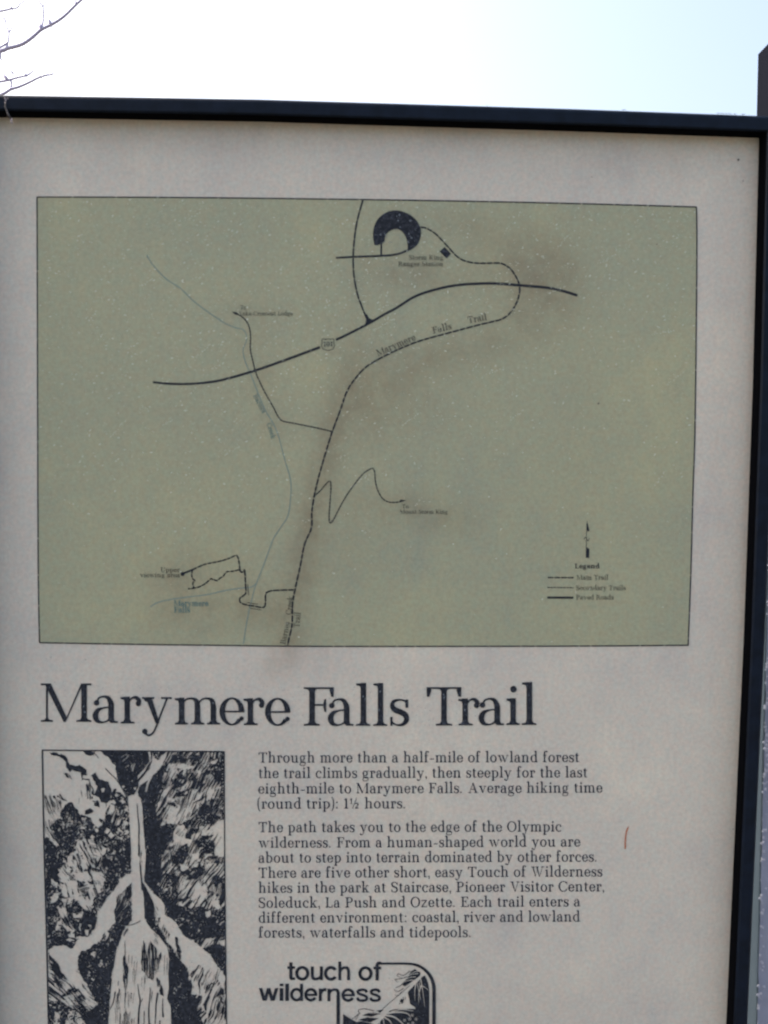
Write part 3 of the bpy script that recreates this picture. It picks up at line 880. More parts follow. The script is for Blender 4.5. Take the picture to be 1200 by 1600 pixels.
B = dict(w=9.2, h=4.0, gap=6.5, space=27)
P1 = [('Through more than a half-mile of lowland forest', 404, 905, 1191.4, 1190.6), ('the trail climbs gradually, then steeply for the last', 404, 917.6, 1215.6, 1214.4),
      ('eighth-mile to Marymere Falls. Average hiking time', 403.6, 941, 1239.8, 1238.2), ('(round trip): 1\u00bd hours.', 402, 634.5, 1263.4, 1262.8)]
P2 = [('The path takes you to the edge of the Olympic', 404, 877, 1300.2, 1299), ('wilderness. From a human-shaped world you are', 404, 906.3, 1324.4, 1322.4),
      ('about to step into terrain dominated by other forces.', 404, 933.6, 1347.8, 1346), ('There are five other short, easy Touch of Wilderness', 404, 941, 1371.4, 1369.2),
      ('hikes in the park at Staircase, Pioneer Visitor Center,', 404, 944, 1394.8, 1392.4), ('Soleduck, La Push and Ozette. Each trail enters a', 404, 906.3, 1418.2, 1416),
      ('different environment: coastal, river and lowland', 404, 906, 1441.6, 1439.6), ('forests, waterfalls and tidepools.', 404, 736.8, 1464.8, 1464)]
for par in (P1, P2):
    lettering('paragraph_lettering', M_text, sign, [(s_, (x0, y0), (x1, y1), 15.9, B) for s_, x0, x1, y0, y1 in par], LIFT)

# ------------------------------------------------------------------ emblem
pr = Print()
def srow(rows, cap):
    for ch, x0, x1, by in rows:
        g, W = sans(ch, 10.0)
        k = (x1 - x0) / W
        set_glyph(pr, g, lambda a, b: (x0 + a * k, by - b * cap / 42.0))
srow([('t', 448.4, 461, 1531), ('o', 461, 483.5, 1531.2), ('u', 485.5, 504.6, 1531.2), ('c', 506, 526.6, 1531.3), ('h', 528.6, 547, 1531.3), ('o', 559.8, 582.3, 1531.6), ('f', 583.6, 596, 1531.6)], 21.5)
srow([('w', 404.5, 435, 1563.3), ('i', 437, 442.9, 1563.4), ('l', 445.8, 451.5, 1563.5), ('d', 453.2, 473.6, 1563.6), ('e', 475.3, 496, 1563.9), ('r', 498, 510, 1564), ('n', 511.5, 531, 1564.2), ('e', 533.3, 554.6, 1564.4), ('s', 556.3, 575.5, 1564.5), ('s', 577, 595.2, 1564.5)], 19.8)
emb = pr.build('emblem', M_ink, sign, None, LIFT)
pr = Print()
fr = [(587.5, 1510), (588.5, 1506.5), (592, 1505.4), (600, 1505.2)] + [(x, 1505.2) for x in (610, 620, 630)]
A = np.radians(np.linspace(-90, 0, 16))
arc = [(638 + 40 * math.cos(a), 1545.5 + 40 * math.sin(a)) for a in A]
path = fr + arc + [(678, 1600), (678, 1760)]
ww = np.interp(np.arange(len(path)), [0, 6, len(path) - 4, len(path)], [3.2, 3.5, 5.6, 5.8])
Pn = np.array(path); dx, dy = np.gradient(Pn[:, 0]), np.gradient(Pn[:, 1]); Ln = np.hypot(dx, dy)
nxv, nyv = -dy / Ln * ww / 2, dx / Ln * ww / 2
pr.strip(list(zip(Pn[:, 0] + nxv, Pn[:, 1] + nyv)), list(zip(Pn[:, 0] - nxv, Pn[:, 1] - nyv)))
pr.line([(528.4, 1555), (528.6, 1760)], 5.5, smooth=False); pr.line([(526, 1760), (681, 1760)], 5.5)
pr.build('emblem_outline', M_ink, emb, None, LIFT + .00008)


# ------------------------------------------------------------------ engraved pictures
class Engraving:
    """a scratchboard drawing worked out on a fine grid, then laid down as ink-shaped faces"""
    def __init__(s, x0, y0, w, h, res, seed):
        s.x0, s.y0, s.res = x0, y0, res
        s.nx, s.ny = int(w * res), int(h * res)
        s.X, s.Y = np.meshgrid(x0 + (np.arange(s.nx) + .5) / res, y0 + (np.arange(s.ny) + .5) / res)
        s.ink = np.zeros((s.ny, s.nx), bool)
        s.rng = np.random.RandomState(seed)
        s.cache = {}
        s.ex = sum(s.vn(c, c) * a for c, a in ((9, 3.2), (4, 2.0), (2, 1.3)))
        s.ey = sum(s.vn(c, c) * a for c, a in ((9, 3.2), (4, 2.0), (2, 1.3)))
        s.warp = s.vn(30, 30) * 26

    def vn(s, cu, cv, ang=0.0, warp=False):
        """value noise with cells cu across and cv along, in -0.5..0.5"""
        c, q = math.cos(R(ang)), math.sin(R(ang))
        u, v = (s.X - s.x0) * c + (s.Y - s.y0) * q, -(s.X - s.x0) * q + (s.Y - s.y0) * c
        if warp: u = u + s.vn(30, 30) * 10
        u, v = u / cu, v / cv
        u -= u.min(); v -= v.min()
        L = s.rng.rand(int(v.max()) + 3, int(u.max()) + 3) - .5
        iu, iv = u.astype(int), v.astype(int)
        fu, fv = u - iu, v - iv
        fu, fv = fu * fu * (3 - 2 * fu), fv * fv * (3 - 2 * fv)
        return (L[iv, iu] * (1 - fu) + L[iv, iu + 1] * fu) * (1 - fv) + (L[iv + 1, iu] * (1 - fu) + L[iv + 1, iu + 1] * fu) * fv

    def hatch(s, ang, cu, cv):
        k = (ang, cu, cv)
        if k not in s.cache:
            n = s.vn(cu, cv, ang, True) + .42 * s.vn(cu * 5, cu * 9, ang) + .12 * s.vn(cu * .7, cu * .9)
            r = np.empty(n.size); r[np.argsort(n, axis=None)] = np.linspace(0, 1, n.size)
            s.cache[k] = r.reshape(n.shape)
        return s.cache[k]

    def inside(s, pts, edge):
        X, Y = s.X + s.ex * edge, s.Y + s.ey * edge
        m = np.zeros_like(s.ink)
        n = len(pts)
        for i in range(n):
            x0, y0 = pts[i]; x1, y1 = pts[(i + 1) % n]
            if y0 == y1: continue
            c = (Y < max(y0, y1)) & (Y >= min(y0, y1))
            m ^= c & (X < x0 + (Y - y0) * (x1 - x0) / (y1 - y0))
        return m

    def area(s, pts, tone, ang=None, edge=1.0, cu=1.15, cv=15):
        m = s.inside(pts, edge)
        if tone >= 1: s.ink[m] = True
        elif tone <= 0: s.ink[m] = False
        else:
            h = s.hatch(0, 1.5, 1.8) if ang is None else s.hatch(ang, cu, cv)
            s.ink[m] = h[m] < tone

    def stroke(s, pts, w0, w1=None, ink=True, smooth=True):
        w1 = w0 if w1 is None else w1
        P = catmull(pts, 5) if smooth and len(pts) > 2 else pts
        n = len(P) - 1
        for i in range(n):
            (ax, ay), (bx, by) = P[i], P[i + 1]
            w = (w0 + (w1 - w0) * (i + .5) / n) / 2
            xa, xb = int((min(ax, bx) - w - s.x0) * s.res) - 1, int((max(ax, bx) + w - s.x0) * s.res) + 2
            ya, yb = int((min(ay, by) - w - s.y0) * s.res) - 1, int((max(ay, by) + w - s.y0) * s.res) + 2
            xa, ya = max(0, xa), max(0, ya)
            if xb <= xa or yb <= ya: continue
            X, Y = s.X[ya:yb, xa:xb], s.Y[ya:yb, xa:xb]
            L2 = (bx - ax) ** 2 + (by - ay) ** 2 + 1e-9
            t = np.clip(((X - ax) * (bx - ax) + (Y - ay) * (by - ay)) / L2, 0, 1)
            d = np.hypot(X - ax - t * (bx - ax), Y - ay - t * (by - ay))
            s.ink[ya:yb, xa:xb][d < w] = ink

    def to(s, pr):
        """faces: runs of ink, equal runs merged downwards"""
        open_ = {}
        rects = []
        for j in range(s.ny + 1):
            row = s.ink[j] if j < s.ny else np.zeros(s.nx, bool)
            d = np.diff(np.concatenate([[0], row.astype(np.int8), [0]]))
            runs = set(zip(np.where(d == 1)[0].tolist(), np.where(d == -1)[0].tolist()))
            for r in list(open_):
                if r not in runs: rects.append((r[0], r[1], open_.pop(r), j))
            for r in runs: open_.setdefault(r, j)
        for a, b, j0, j1 in rects:
            xa, xb = s.x0 + a / s.res, s.x0 + b / s.res
            ya, yb = s.y0 + j0 / s.res, s.y0 + j1 / s.res
            n = len(pr.v)
            pr.v += [(xa, yb, 0), (xb, yb, 0), (xb, ya, 0), (xa, ya, 0)]
            pr.f.append([n, n + 1, n + 2, n + 3])


E = Engraving(64, 1170, 292, 560, 2.8, 4)
A_ = E.area
# right-hand foliage
A_([(232, 1173), (352, 1173), (356, 1740), (232, 1740)], .66, 28, 0)
A_([(246, 1245), (264, 1225), (295, 1231), (317, 1240), (315, 1252), (305, 1267), (287, 1287), (275, 1288), (257, 1285), (247, 1267)], .42, 30)
A_([(265, 1194), (287, 1192), (292, 1200), (281, 1206), (273, 1217), (261, 1212)], .06)
A_([(290, 1180), (310, 1178), (318, 1200), (308, 1215), (296, 1200)], .5, 30)
A_([(325, 1200), (346, 1195), (345, 1240), (325, 1252), (318, 1245)], .45, 25)
A_([(250, 1180), (285, 1178), (285, 1190), (262, 1192)], .6, 30)
A_([(259, 1278), (265, 1262), (272, 1260), (274, 1269), (267, 1281)], .03)
A_([(262, 1248), (282, 1246), (280, 1262), (272, 1260), (275, 1253)], .08)
A_([(306, 1255), (318, 1248), (317, 1262), (322, 1268), (312, 1272)], .05)
A_([(283, 1262), (300, 1258), (300, 1272), (288, 1284), (280, 1276)], .3, 30)
for q in ([(323, 1186), (342, 1184), (349, 1215), (337, 1219), (325, 1197)], [(275, 1210), (285, 1209), (291, 1216), (282, 1219)], [(292, 1207), (304, 1206), (301, 1219), (292, 1221)],
          [(275, 1199), (286, 1200), (280, 1205)], [(245, 1202), (261, 1202), (260, 1206), (247, 1207)], [(244, 1231), (261, 1232), (247, 1238)], [(260, 1252), (275, 1254), (274, 1260), (265, 1257)],
          [(272, 1240), (280, 1237), (298, 1232), (290, 1243), (277, 1244)], [(300, 1257), (317, 1247), (321, 1238), (313, 1246)], [(306, 1220), (327, 1226), (329, 1231), (315, 1230)],
          [(317, 1255), (349, 1264), (349, 1279), (330, 1288), (317, 1285), (305, 1277), (309, 1268)], [(290, 1282), (302, 1278), (298, 1290), (291, 1289)], [(303, 1182), (312, 1182), (312, 1189), (305, 1189)],
          [(268, 1225), (282, 1223), (286, 1228), (275, 1230)], [(277, 1179), (292, 1184), (290, 1192), (278, 1188)], [(345, 1180), (350, 1180), (350, 1280), (346, 1275)]):
    A_(q, .93)
A_([(275, 1291), (287, 1288), (296, 1299), (305, 1305), (293, 1318), (280, 1322), (266, 1331), (269, 1318)], 0, edge=.9)
A_([(298, 1292), (318, 1291), (320, 1300), (305, 1303)], .25, 30)
A_([(318, 1303), (330, 1291), (350, 1280), (351, 1338), (338, 1340), (331, 1325), (336, 1316), (322, 1310)], 0, edge=.7)
A_([(291, 1301), (304, 1300), (298, 1311), (290, 1310)], .97); A_([(314, 1306), (333, 1304), (322, 1313)], .97)
A_([(300, 1335), (311, 1332), (311, 1342), (302, 1344)], .04)
A_([(321, 1335), (331, 1335), (330, 1343), (318, 1347)], .1)
A_([(280, 1349), (295, 1348), (292, 1357), (282, 1361)], .03)
A_([(265, 1354), (277, 1352), (275, 1369), (266, 1370)], .32, 20)
A_([(251, 1325), (264, 1318), (270, 1328), (265, 1350), (250, 1345)], .4, 30)
A_([(321, 1350), (350, 1346), (350, 1372), (330, 1380), (320, 1387), (315, 1372)], .32, 35)
A_([(281, 1380), (300, 1372), (317, 1376), (325, 1387), (325, 1400), (317, 1417), (305, 1417), (300, 1402), (292, 1412), (280, 1415), (279, 1397)], .30, 38)
for q in ([(265, 1334), (275, 1327), (292, 1320), (296, 1324), (285, 1341), (277, 1351), (269, 1346)], [(302, 1314), (310, 1312), (335, 1319), (334, 1331), (325, 1329), (312, 1323)],
          [(286, 1332), (297, 1335), (297, 1342), (289, 1341)], [(282, 1362), (292, 1356), (317, 1354), (320, 1362), (312, 1371), (297, 1368), (286, 1369)],
          [(340, 1342), (351, 1338), (351, 1350), (343, 1350)], [(323, 1385), (345, 1374), (350, 1380), (350, 1400), (335, 1400), (325, 1396)], [(258, 1362), (280, 1372), (276, 1418), (262, 1412)]):
    A_(q, .9)
A_([(330, 1409), (342, 1405), (346, 1416), (340, 1421), (331, 1415)], .04)
A_([(333, 1385), (346, 1380), (345, 1395), (334, 1396)], .4, 20)
# bundles of scratched lines over the right-hand leaves
er = np.random.RandomState(17)
def bundle(x, y, n, ln, ang, gap, ink, w=.9, spread=4):
    for i in range(n):
        a = R(ang + er.normal(0, spread)); l = ln * er.uniform(.6, 1.15)
        px_, py_ = x + i * gap * math.cos(R(ang + 90)) + er.normal(0, 1.2), y + i * gap * math.sin(R(ang + 90)) + er.normal(0, 1.2)
        dx, dy = l * math.cos(a), l * math.sin(a)
        E.stroke([(px_, py_), (px_ + dx * .5 + er.normal(0, .5), py_ + dy * .5), (px_ + dx, py_ + dy)], w * er.uniform(.8, 1.5), .35, ink)
for k in range(46):
    x, y = er.uniform(246, 345), er.uniform(1180, 1410)
    bundle(x, y, er.randint(4, 9), er.uniform(9, 20), -62 + er.normal(0, 7), er.uniform(1.9, 2.6), k % 3 == 0)
for k in range(30):
    x, y = er.uniform(246, 345), er.uniform(1180, 1415)
    r_ = er.uniform(2.2, 5)
    E.area([(x - r_ * 1.5, y + r_ * .6), (x - r_ * .3, y - r_ * .5), (x + r_ * 1.5, y - r_ * .8), (x + r_, y + r_ * .4), (x, y + r_)], .95 if k % 5 else .03, edge=.8)
# darkest masses
A_([(157, 1172), (234, 1172), (236, 1196), (218, 1225), (210, 1240), (201, 1246), (193, 1233), (184, 1216), (180, 1197), (170, 1185)], .97, edge=.7)
A_([(191, 1180), (203, 1176), (200, 1186), (192, 1192)], .4, 50); A_([(206, 1195), (213, 1192), (210, 1206), (206, 1204)], .55, 20)
A_([(214, 1236), (226, 1215), (240, 1200), (262, 1192), (252, 1216), (245, 1240), (243, 1265), (248, 1290), (272, 1288), (268, 1310), (251, 1340), (255, 1372), (242, 1377), (263, 1405), (258, 1413), (226, 1378), (225, 1340), (223, 1280), (220, 1250)], .965, edge=.9)
A_([(258, 1410), (280, 1414), (305, 1420), (322, 1420), (333, 1424), (353, 1412), (354, 1462), (330, 1466), (305, 1470), (285, 1460), (262, 1432)], .95)
A_([(321, 1425), (331, 1422), (331, 1432), (325, 1434)], .02)
A_([(302, 1470), (330, 1465), (335, 1475), (318, 1483)], .4, 20); A_([(342, 1470), (351, 1466), (351, 1478), (344, 1477)], .02)
A_([(318, 1482), (334, 1474), (352, 1478), (353, 1520), (345, 1515), (335, 1498)], .9)
# left side
A_([(70, 1310), (205, 1240), (205, 1372), (190, 1380), (178, 1400), (165, 1415), (155, 1435), (147, 1462), (130, 1475), (110, 1482), (75, 1484)], .88)
A_([(68, 1174), (158, 1174), (171, 1186), (180, 1200), (184, 1217), (192, 1233), (200, 1247), (188, 1240), (172, 1245), (160, 1290), (80, 1312), (70, 1306)], 0, edge=.5)
A_([(172, 1238), (188, 1238), (199, 1248), (203, 1270), (205, 1300), (205, 1318), (160, 1320), (162, 1300), (172, 1292), (178, 1275), (182, 1262), (174, 1250)], .74)
A_([(166, 1255), (180, 1258), (182, 1275), (168, 1272)], .3, 20)
A_([(175, 1268), (192, 1265), (190, 1290), (173, 1298)], .6, 20)
A_([(78, 1175), (90, 1176), (103, 1182), (109, 1194), (112, 1196), (125, 1196), (136, 1203), (136, 1210), (129, 1210), (128, 1215), (140, 1217), (145, 1231), (149, 1241), (143, 1239), (138, 1228), (128, 1222), (126, 1207), (112, 1202), (109, 1206), (104, 1199), (102, 1190), (93, 1182), (80, 1178)], 1, edge=.8)
A_([(128, 1173), (148, 1173), (146, 1179), (133, 1180)], 1)
A_([(143, 1212), (149, 1207), (154, 1217), (163, 1220), (171, 1222), (172, 1232), (174, 1241), (174, 1250), (168, 1255), (158, 1253), (153, 1244), (148, 1241), (152, 1232), (149, 1221)], 1)
A_([(158, 1232), (164, 1230), (163, 1236), (159, 1238)], 0, edge=.4)
A_([(145, 1252), (153, 1250), (156, 1262), (147, 1257)], .95); A_([(177, 1232), (182, 1233), (178, 1243), (176, 1238)], 1)
A_([(134, 1266), (141, 1261), (148, 1268), (141, 1273), (133, 1273)], 1); A_([(155, 1278), (162, 1281), (160, 1287), (156, 1284)], 1)
A_([(102, 1257), (110, 1253), (118, 1260), (125, 1272), (140, 1277), (148, 1290), (157, 1293), (154, 1303), (142, 1306), (136, 1315), (95, 1318), (76, 1310), (85, 1300), (77, 1290), (92, 1280), (95, 1268)], .86)
A_([(72, 1290), (85, 1300), (92, 1318), (88, 1325), (73, 1305)], .2, -35)
A_([(73, 1245), (92, 1242), (98, 1260), (92, 1280), (78, 1285)], .17, -22, cv=18); A_([(92, 1240), (106, 1244), (104, 1250), (90, 1250)], .3, -30)
A_([(128, 1216), (141, 1220), (146, 1248), (128, 1248)], .22, -10, cv=18); A_([(100, 1206), (108, 1208), (112, 1218), (104, 1214)], .3, -30); A_([(118, 1246), (135, 1246), (130, 1262), (121, 1262)], .2, -10)
E.stroke([(165, 1201), (172, 1208), (182, 1218), (190, 1230), (196, 1241), (199, 1248)], 1.0, 1.8)
E.stroke([(148, 1177), (154, 1184)], 1.6, .6)
for x, y, r_ in ((193, 1229, 2.6), (182, 1242, 3), (178, 1253, 4), (192, 1252, 4), (197, 1264, 2.8), (185, 1272, 2), (196, 1286, 4), (186, 1296, 3), (199, 1299, 3.2), (190, 1310, 3), (174, 1305, 5), (168, 1298, 5), (179, 1332, 3.5), (193, 1326, 2), (152, 1297, 4), (145, 1308, 4)):
    A_([(x - r_, y), (x, y - r_ * 1.1), (x + r_, y), (x, y + r_)], 0, edge=.6)
A_([(120, 1312), (150, 1312), (164, 1325), (160, 1345), (162, 1375), (156, 1395), (147, 1402), (140, 1425), (130, 1410), (100, 1400), (95, 1385), (92, 1358), (104, 1348), (105, 1338), (118, 1330)], .1, -25, edge=1.4)
A_([(118, 1335), (126, 1332), (128, 1350), (119, 1355)], .6, -15); A_([(120, 1380), (140, 1384), (142, 1390), (126, 1392)], .35, 70); A_([(130, 1310), (138, 1330), (146, 1352), (140, 1356), (130, 1335)], .45, -25)
A_([(96, 1360), (118, 1352), (116, 1375), (100, 1380)], .22, -35); A_([(148, 1342), (158, 1335), (160, 1352), (150, 1356)], .6, 20)
A_([(80, 1372), (90, 1380), (90, 1388), (82, 1382)], 0, edge=.6); A_([(83, 1396), (96, 1394), (88, 1408), (80, 1412)], .05); A_([(97, 1402), (114, 1404), (112, 1416), (98, 1416)], .08)
A_([(110, 1398), (124, 1396), (134, 1406), (146, 1408), (142, 1416), (134, 1412), (138, 1424), (130, 1420), (124, 1408)], 0, edge=.8)
A_([(114, 1427), (130, 1425), (126, 1432), (116, 1436)], .03); A_([(92, 1418), (102, 1416), (108, 1440), (120, 1452), (108, 1455), (94, 1440)], .3, -30); A_([(74, 1432), (88, 1432), (94, 1446), (78, 1444)], .35)
A_([(132, 1453), (138, 1453), (137, 1461), (132, 1460)], 0); A_([(108, 1459), (118, 1458), (116, 1466), (109, 1465)], .05)
# leaf clusters of the left bank: pale leaves with shaded halves and short scratched lines
for k in range(70):
    x, y = er.uniform(76, 200), er.uniform(1318, 1475)
    if x > 165 and y > 1375: continue
    if er.rand() < (.25 if (95 < x < 160 and 1315 < y < 1400) else .75): a_, t_ = er.uniform(2, 4), (0.04 if k % 2 else .45)
    else: a_, t_ = er.uniform(2.5, 6), .85
    th = er.uniform(0, 3.1)
    c_, s_ = math.cos(th), math.sin(th)
    E.area([(x + a_ * u * c_ - a_ * v * s_, y + a_ * u * s_ + a_ * v * c_) for u, v in ((-1.3, 0), (-.3, -.6), (.9, -.3), (1.4, .2), (.3, .7))], t_, edge=.7)
for k in range(22): bundle(er.uniform(78, 190), er.uniform(1300, 1465), er.randint(3, 7), er.uniform(6, 14), -110 + er.normal(0, 25), 2.0, k % 2 == 0, .8, 8)
for k in range(14): bundle(er.uniform(76, 96), er.uniform(1240, 1300), 4, er.uniform(12, 22), 72 + er.normal(0, 5), 3.0, True, .6, 4)
for k in range(16): bundle(er.uniform(95, 145), er.uniform(1265, 1310), 3, er.uniform(5, 11), er.uniform(0, 180), 2.0, False, .7, 8)
# right-hand side of the left stream and the plunge pool wall
A_([(206, 1372), (206, 1437), (197, 1448), (183, 1480), (176, 1520), (172, 1570), (169, 1740), (70, 1740), (74, 1560), (122, 1520), (122, 1495), (130, 1483), (155, 1470), (172, 1450), (178, 1440), (178, 1420), (184, 1398)], .93)
A_([(182, 1395), (198, 1382), (203, 1420), (190, 1445), (180, 1435)], .82, 25)
A_([(152, 1505), (159, 1498), (162, 1512), (154, 1512)], .2); A_([(140, 1490), (150, 1486), (148, 1498)], .3); A_([(165, 1456), (172, 1456), (175, 1470), (168, 1480), (165, 1470)], .5, 25)
A_([(76, 1484), (122, 1515), (140, 1545), (152, 1568), (146, 1575), (125, 1580), (76, 1562)], .33, -50, cv=16)
A_([(76, 1490), (86, 1494), (96, 1510), (102, 1524), (96, 1530), (80, 1514)], .82, -35)
A_([(95, 1556), (104, 1547), (115, 1543), (124, 1546), (112, 1555)], .97); A_([(110, 1562), (128, 1554), (134, 1562), (126, 1568)], .9)
A_([(76, 1564), (100, 1566), (112, 1574), (104, 1592), (90, 1604), (76, 1604)], .86); A_([(84, 1582), (92, 1580), (94, 1600), (84, 1608)], .15)
A_([(108, 1576), (124, 1582), (134, 1600), (126, 1612), (100, 1606)], .3); A_([(120, 1570), (140, 1576), (140, 1604), (132, 1596)], .85)
# left stream
A_([(206, 1364), (206, 1378), (199, 1386), (184, 1400), (178, 1424), (180, 1440), (170, 1452), (160, 1462), (155, 1470), (140, 1480), (128, 1487), (122, 1495), (119, 1515), (128, 1540), (120, 1545), (110, 1535), (100, 1524), (91, 1505), (78, 1490), (78, 1483), (85, 1478), (105, 1478), (113, 1483), (120, 1472), (128, 1464), (140, 1462), (148, 1450), (150, 1440), (160, 1415), (168, 1400), (178, 1393), (187, 1375), (195, 1368)], 0, edge=.8)
# right stream
A_([(222, 1373), (235, 1390), (257, 1412), (258, 1428), (275, 1442), (285, 1457), (290, 1463), (312, 1477), (330, 1493), (338, 1508), (345, 1516), (351, 1525), (351, 1740), (332, 1740), (325, 1600), (322, 1582), (315, 1575), (315, 1556), (300, 1553), (300, 1540), (293, 1512), (283, 1500), (272, 1485), (262, 1470), (254, 1457), (248, 1447), (243, 1433), (242, 1420), (235, 1403), (224, 1385)], 0, edge=.55)
A_([(240, 1425), (246, 1420), (256, 1446), (268, 1464), (262, 1468), (250, 1448)], .3, 20)
A_([(297, 1500), (304, 1505), (318, 1513), (316, 1530), (312, 1555), (300, 1542), (297, 1520)], .36, 20, cv=16)
A_([(273, 1464), (277, 1464), (278, 1476), (284, 1486), (282, 1500), (277, 1490)], .95, edge=.5)
A_([(322, 1540), (342, 1530), (350, 1550), (350, 1740), (330, 1740), (326, 1590), (318, 1570)], .42, 28, cv=18)
A_([(344, 1548), (350, 1545), (350, 1570), (345, 1566)], .9)
# the gap between the fall and the right stream
A_([(222, 1376), (240, 1410), (243, 1445), (256, 1462), (270, 1487), (290, 1510), (296, 1535), (300, 1556), (312, 1562), (308, 1580), (322, 1606), (330, 1740), (268, 1740), (266, 1570), (258, 1560), (262, 1520), (262, 1490), (253, 1470), (240, 1458), (225, 1440), (223, 1405)], .975, edge=.45)
# the fall
A_([(200, 1244), (206, 1241), (214, 1241), (220, 1247), (223, 1262), (224, 1285), (226, 1310), (228, 1340), (226, 1368), (222, 1374), (222, 1382), (225, 1405), (226, 1437), (236, 1450), (250, 1464), (262, 1480), (264, 1500), (263, 1520), (264, 1545), (261, 1560), (267, 1573), (269, 1740), (167, 1740), (169, 1600), (171, 1575), (173, 1545), (176, 1520), (180, 1495), (183, 1480), (190, 1463), (197, 1451), (206, 1437), (208, 1410), (206, 1380), (205, 1340), (203, 1290)], 0, edge=.22)
E.stroke([(214.5, 1256), (215.5, 1275), (217.2, 1290), (217, 1315), (217.5, 1325), (219.5, 1335)], 1.2, 2.6)
E.stroke([(219.5, 1332), (219.5, 1355), (221, 1372), (222, 1390)], 2.4, 2.2)
A_([(216, 1320), (221, 1322), (221, 1352), (217, 1350)], .6, 0)
E.stroke([(200, 1446), (206, 1444.5), (213, 1442), (219, 1438.5)], 1.0)
E.stroke([(199, 1452), (195, 1458), (194, 1462)], 3, 1); E.stroke([(187, 1456), (186, 1466), (184, 1478)], 5, 1.5)
for q, t_ in (([(222, 1478), (225, 1467), (227, 1480), (230, 1495), (234, 1468), (238, 1474), (244, 1482), (246, 1495), (252, 1488), (253, 1498), (247, 1513), (241, 1516), (240, 1532), (231, 1527), (228, 1520), (221, 1516)], .66),
              ([(245, 1526), (250, 1532), (254, 1545), (256, 1556), (250, 1554), (246, 1541)], .85), ([(192, 1496), (197, 1490), (200, 1512), (200, 1535), (196, 1550), (192, 1530)], .62),
              ([(180, 1536), (188, 1530), (190, 1556), (184, 1560)], .28)):
    A_(q, t_, 0, edge=.5, cu=1.3, cv=14)
for pth, a, b in (([(215.5, 1538), (217, 1552), (219, 1564), (217, 1580), (216, 1610)], .9, 3), ([(235, 1543), (234, 1560), (232.5, 1578), (233.5, 1610)], .9, 2.4), ([(246.5, 1552), (244, 1568), (243, 1590), (242, 1604)], 2.6, .9),
                  ([(254.5, 1560), (254, 1575), (255, 1588)], .9, 2.6), ([(188, 1584), (187, 1610)], 1, 2), ([(194, 1584), (195, 1610)], 1, 1.6), ([(200, 1584), (200, 1606)], .8, 1.2), ([(225.5, 1580), (225, 1606)], 1, 1.4),
                  ([(180, 1550), (177, 1566), (172, 1576)], 2, .9), ([(195.5, 1550), (195, 1575)], 1, .7), ([(223, 1560), (220, 1565)], .8, .8), ([(250, 1595), (249, 1620)], 1, 3), ([(195, 1470), (196, 1500)], .6, 1.2)):
    E.stroke(pth, a, b)
for k in range(26):                                # fine shading on the fall and in the right stream
    bundle(er.uniform(174, 262), er.uniform(1490, 1600), er.randint(2, 4), er.uniform(10, 26), 92 + er.normal(0, 2), 2.4, True, .55, 1.5)
for k in range(14): bundle(er.uniform(298, 345), er.uniform(1500, 1600), er.randint(3, 6), er.uniform(9, 20), -68 + er.normal(0, 5), 2.4, k % 4 > 0, .7, 4)
for k in range(8): bundle(er.uniform(236, 262), 1410 + k * 8, 3, 8, 62, 2, True, .6, 5)
for k in range(20): bundle(er.uniform(80, 140), er.uniform(1490, 1600), er.randint(3, 6), er.uniform(9, 20), 48 + er.normal(0, 8), 2.3, k % 2 == 0, .75, 5)
for k in range(10): bundle(er.uniform(182, 196), er.uniform(1390, 1440), 3, er.uniform(6, 12), -70, 2, False, .7, 6)
# bare pale limbs at the top
A_([(238, 1174), (241, 1184), (247, 1188), (252, 1180), (262, 1174), (258, 1186), (250, 1200), (240, 1210), (234, 1221), (229, 1237), (226, 1236), (231, 1219), (222, 1225), (216, 1229), (217, 1221), (228, 1207), (236, 1199), (238, 1190)], 0, edge=.3)
A_([(231, 1174), (235, 1174), (236, 1188), (226, 1205), (215, 1218), (216, 1211), (228, 1198), (234, 1189)], 0, edge=.25)
A_([(240, 1175), (246, 1175), (250, 1182), (245, 1188)], .85, edge=.5)
A_([(209, 1230), (213, 1229), (212, 1234), (209, 1233)], 0, edge=.3)
E.ink &= (E.X < np.interp(E.Y, [1172, 1460, 1600, 1740], [350.5, 352, 353.7, 355])) & (E.X > np.interp(E.Y, [1172, 1450, 1600, 1740], [66.5, 73, 76, 79])) & (E.Y > 1173) & (E.Y < 1726)
pr = Print(); E.to(pr)
pic = pr.build('waterfall_engraving', M_ink, sign, None, LIFT)
pr = Print()
pr.line([(65.5, 1172), (200, 1173), (351, 1174.6)], 2.0)
pr.line([(66.3, 1172), (69, 1320), (72.6, 1450), (76, 1600), (79, 1727)], 2.4); pr.line([(350.4, 1174), (351, 1320), (352.4, 1460), (354, 1600), (355.5, 1727)], 1.8)
pr.line([(78, 1726), (356, 1727)], 2.2)
pr.build('picture_border', M_ink, pic, None, LIFT + .00006)

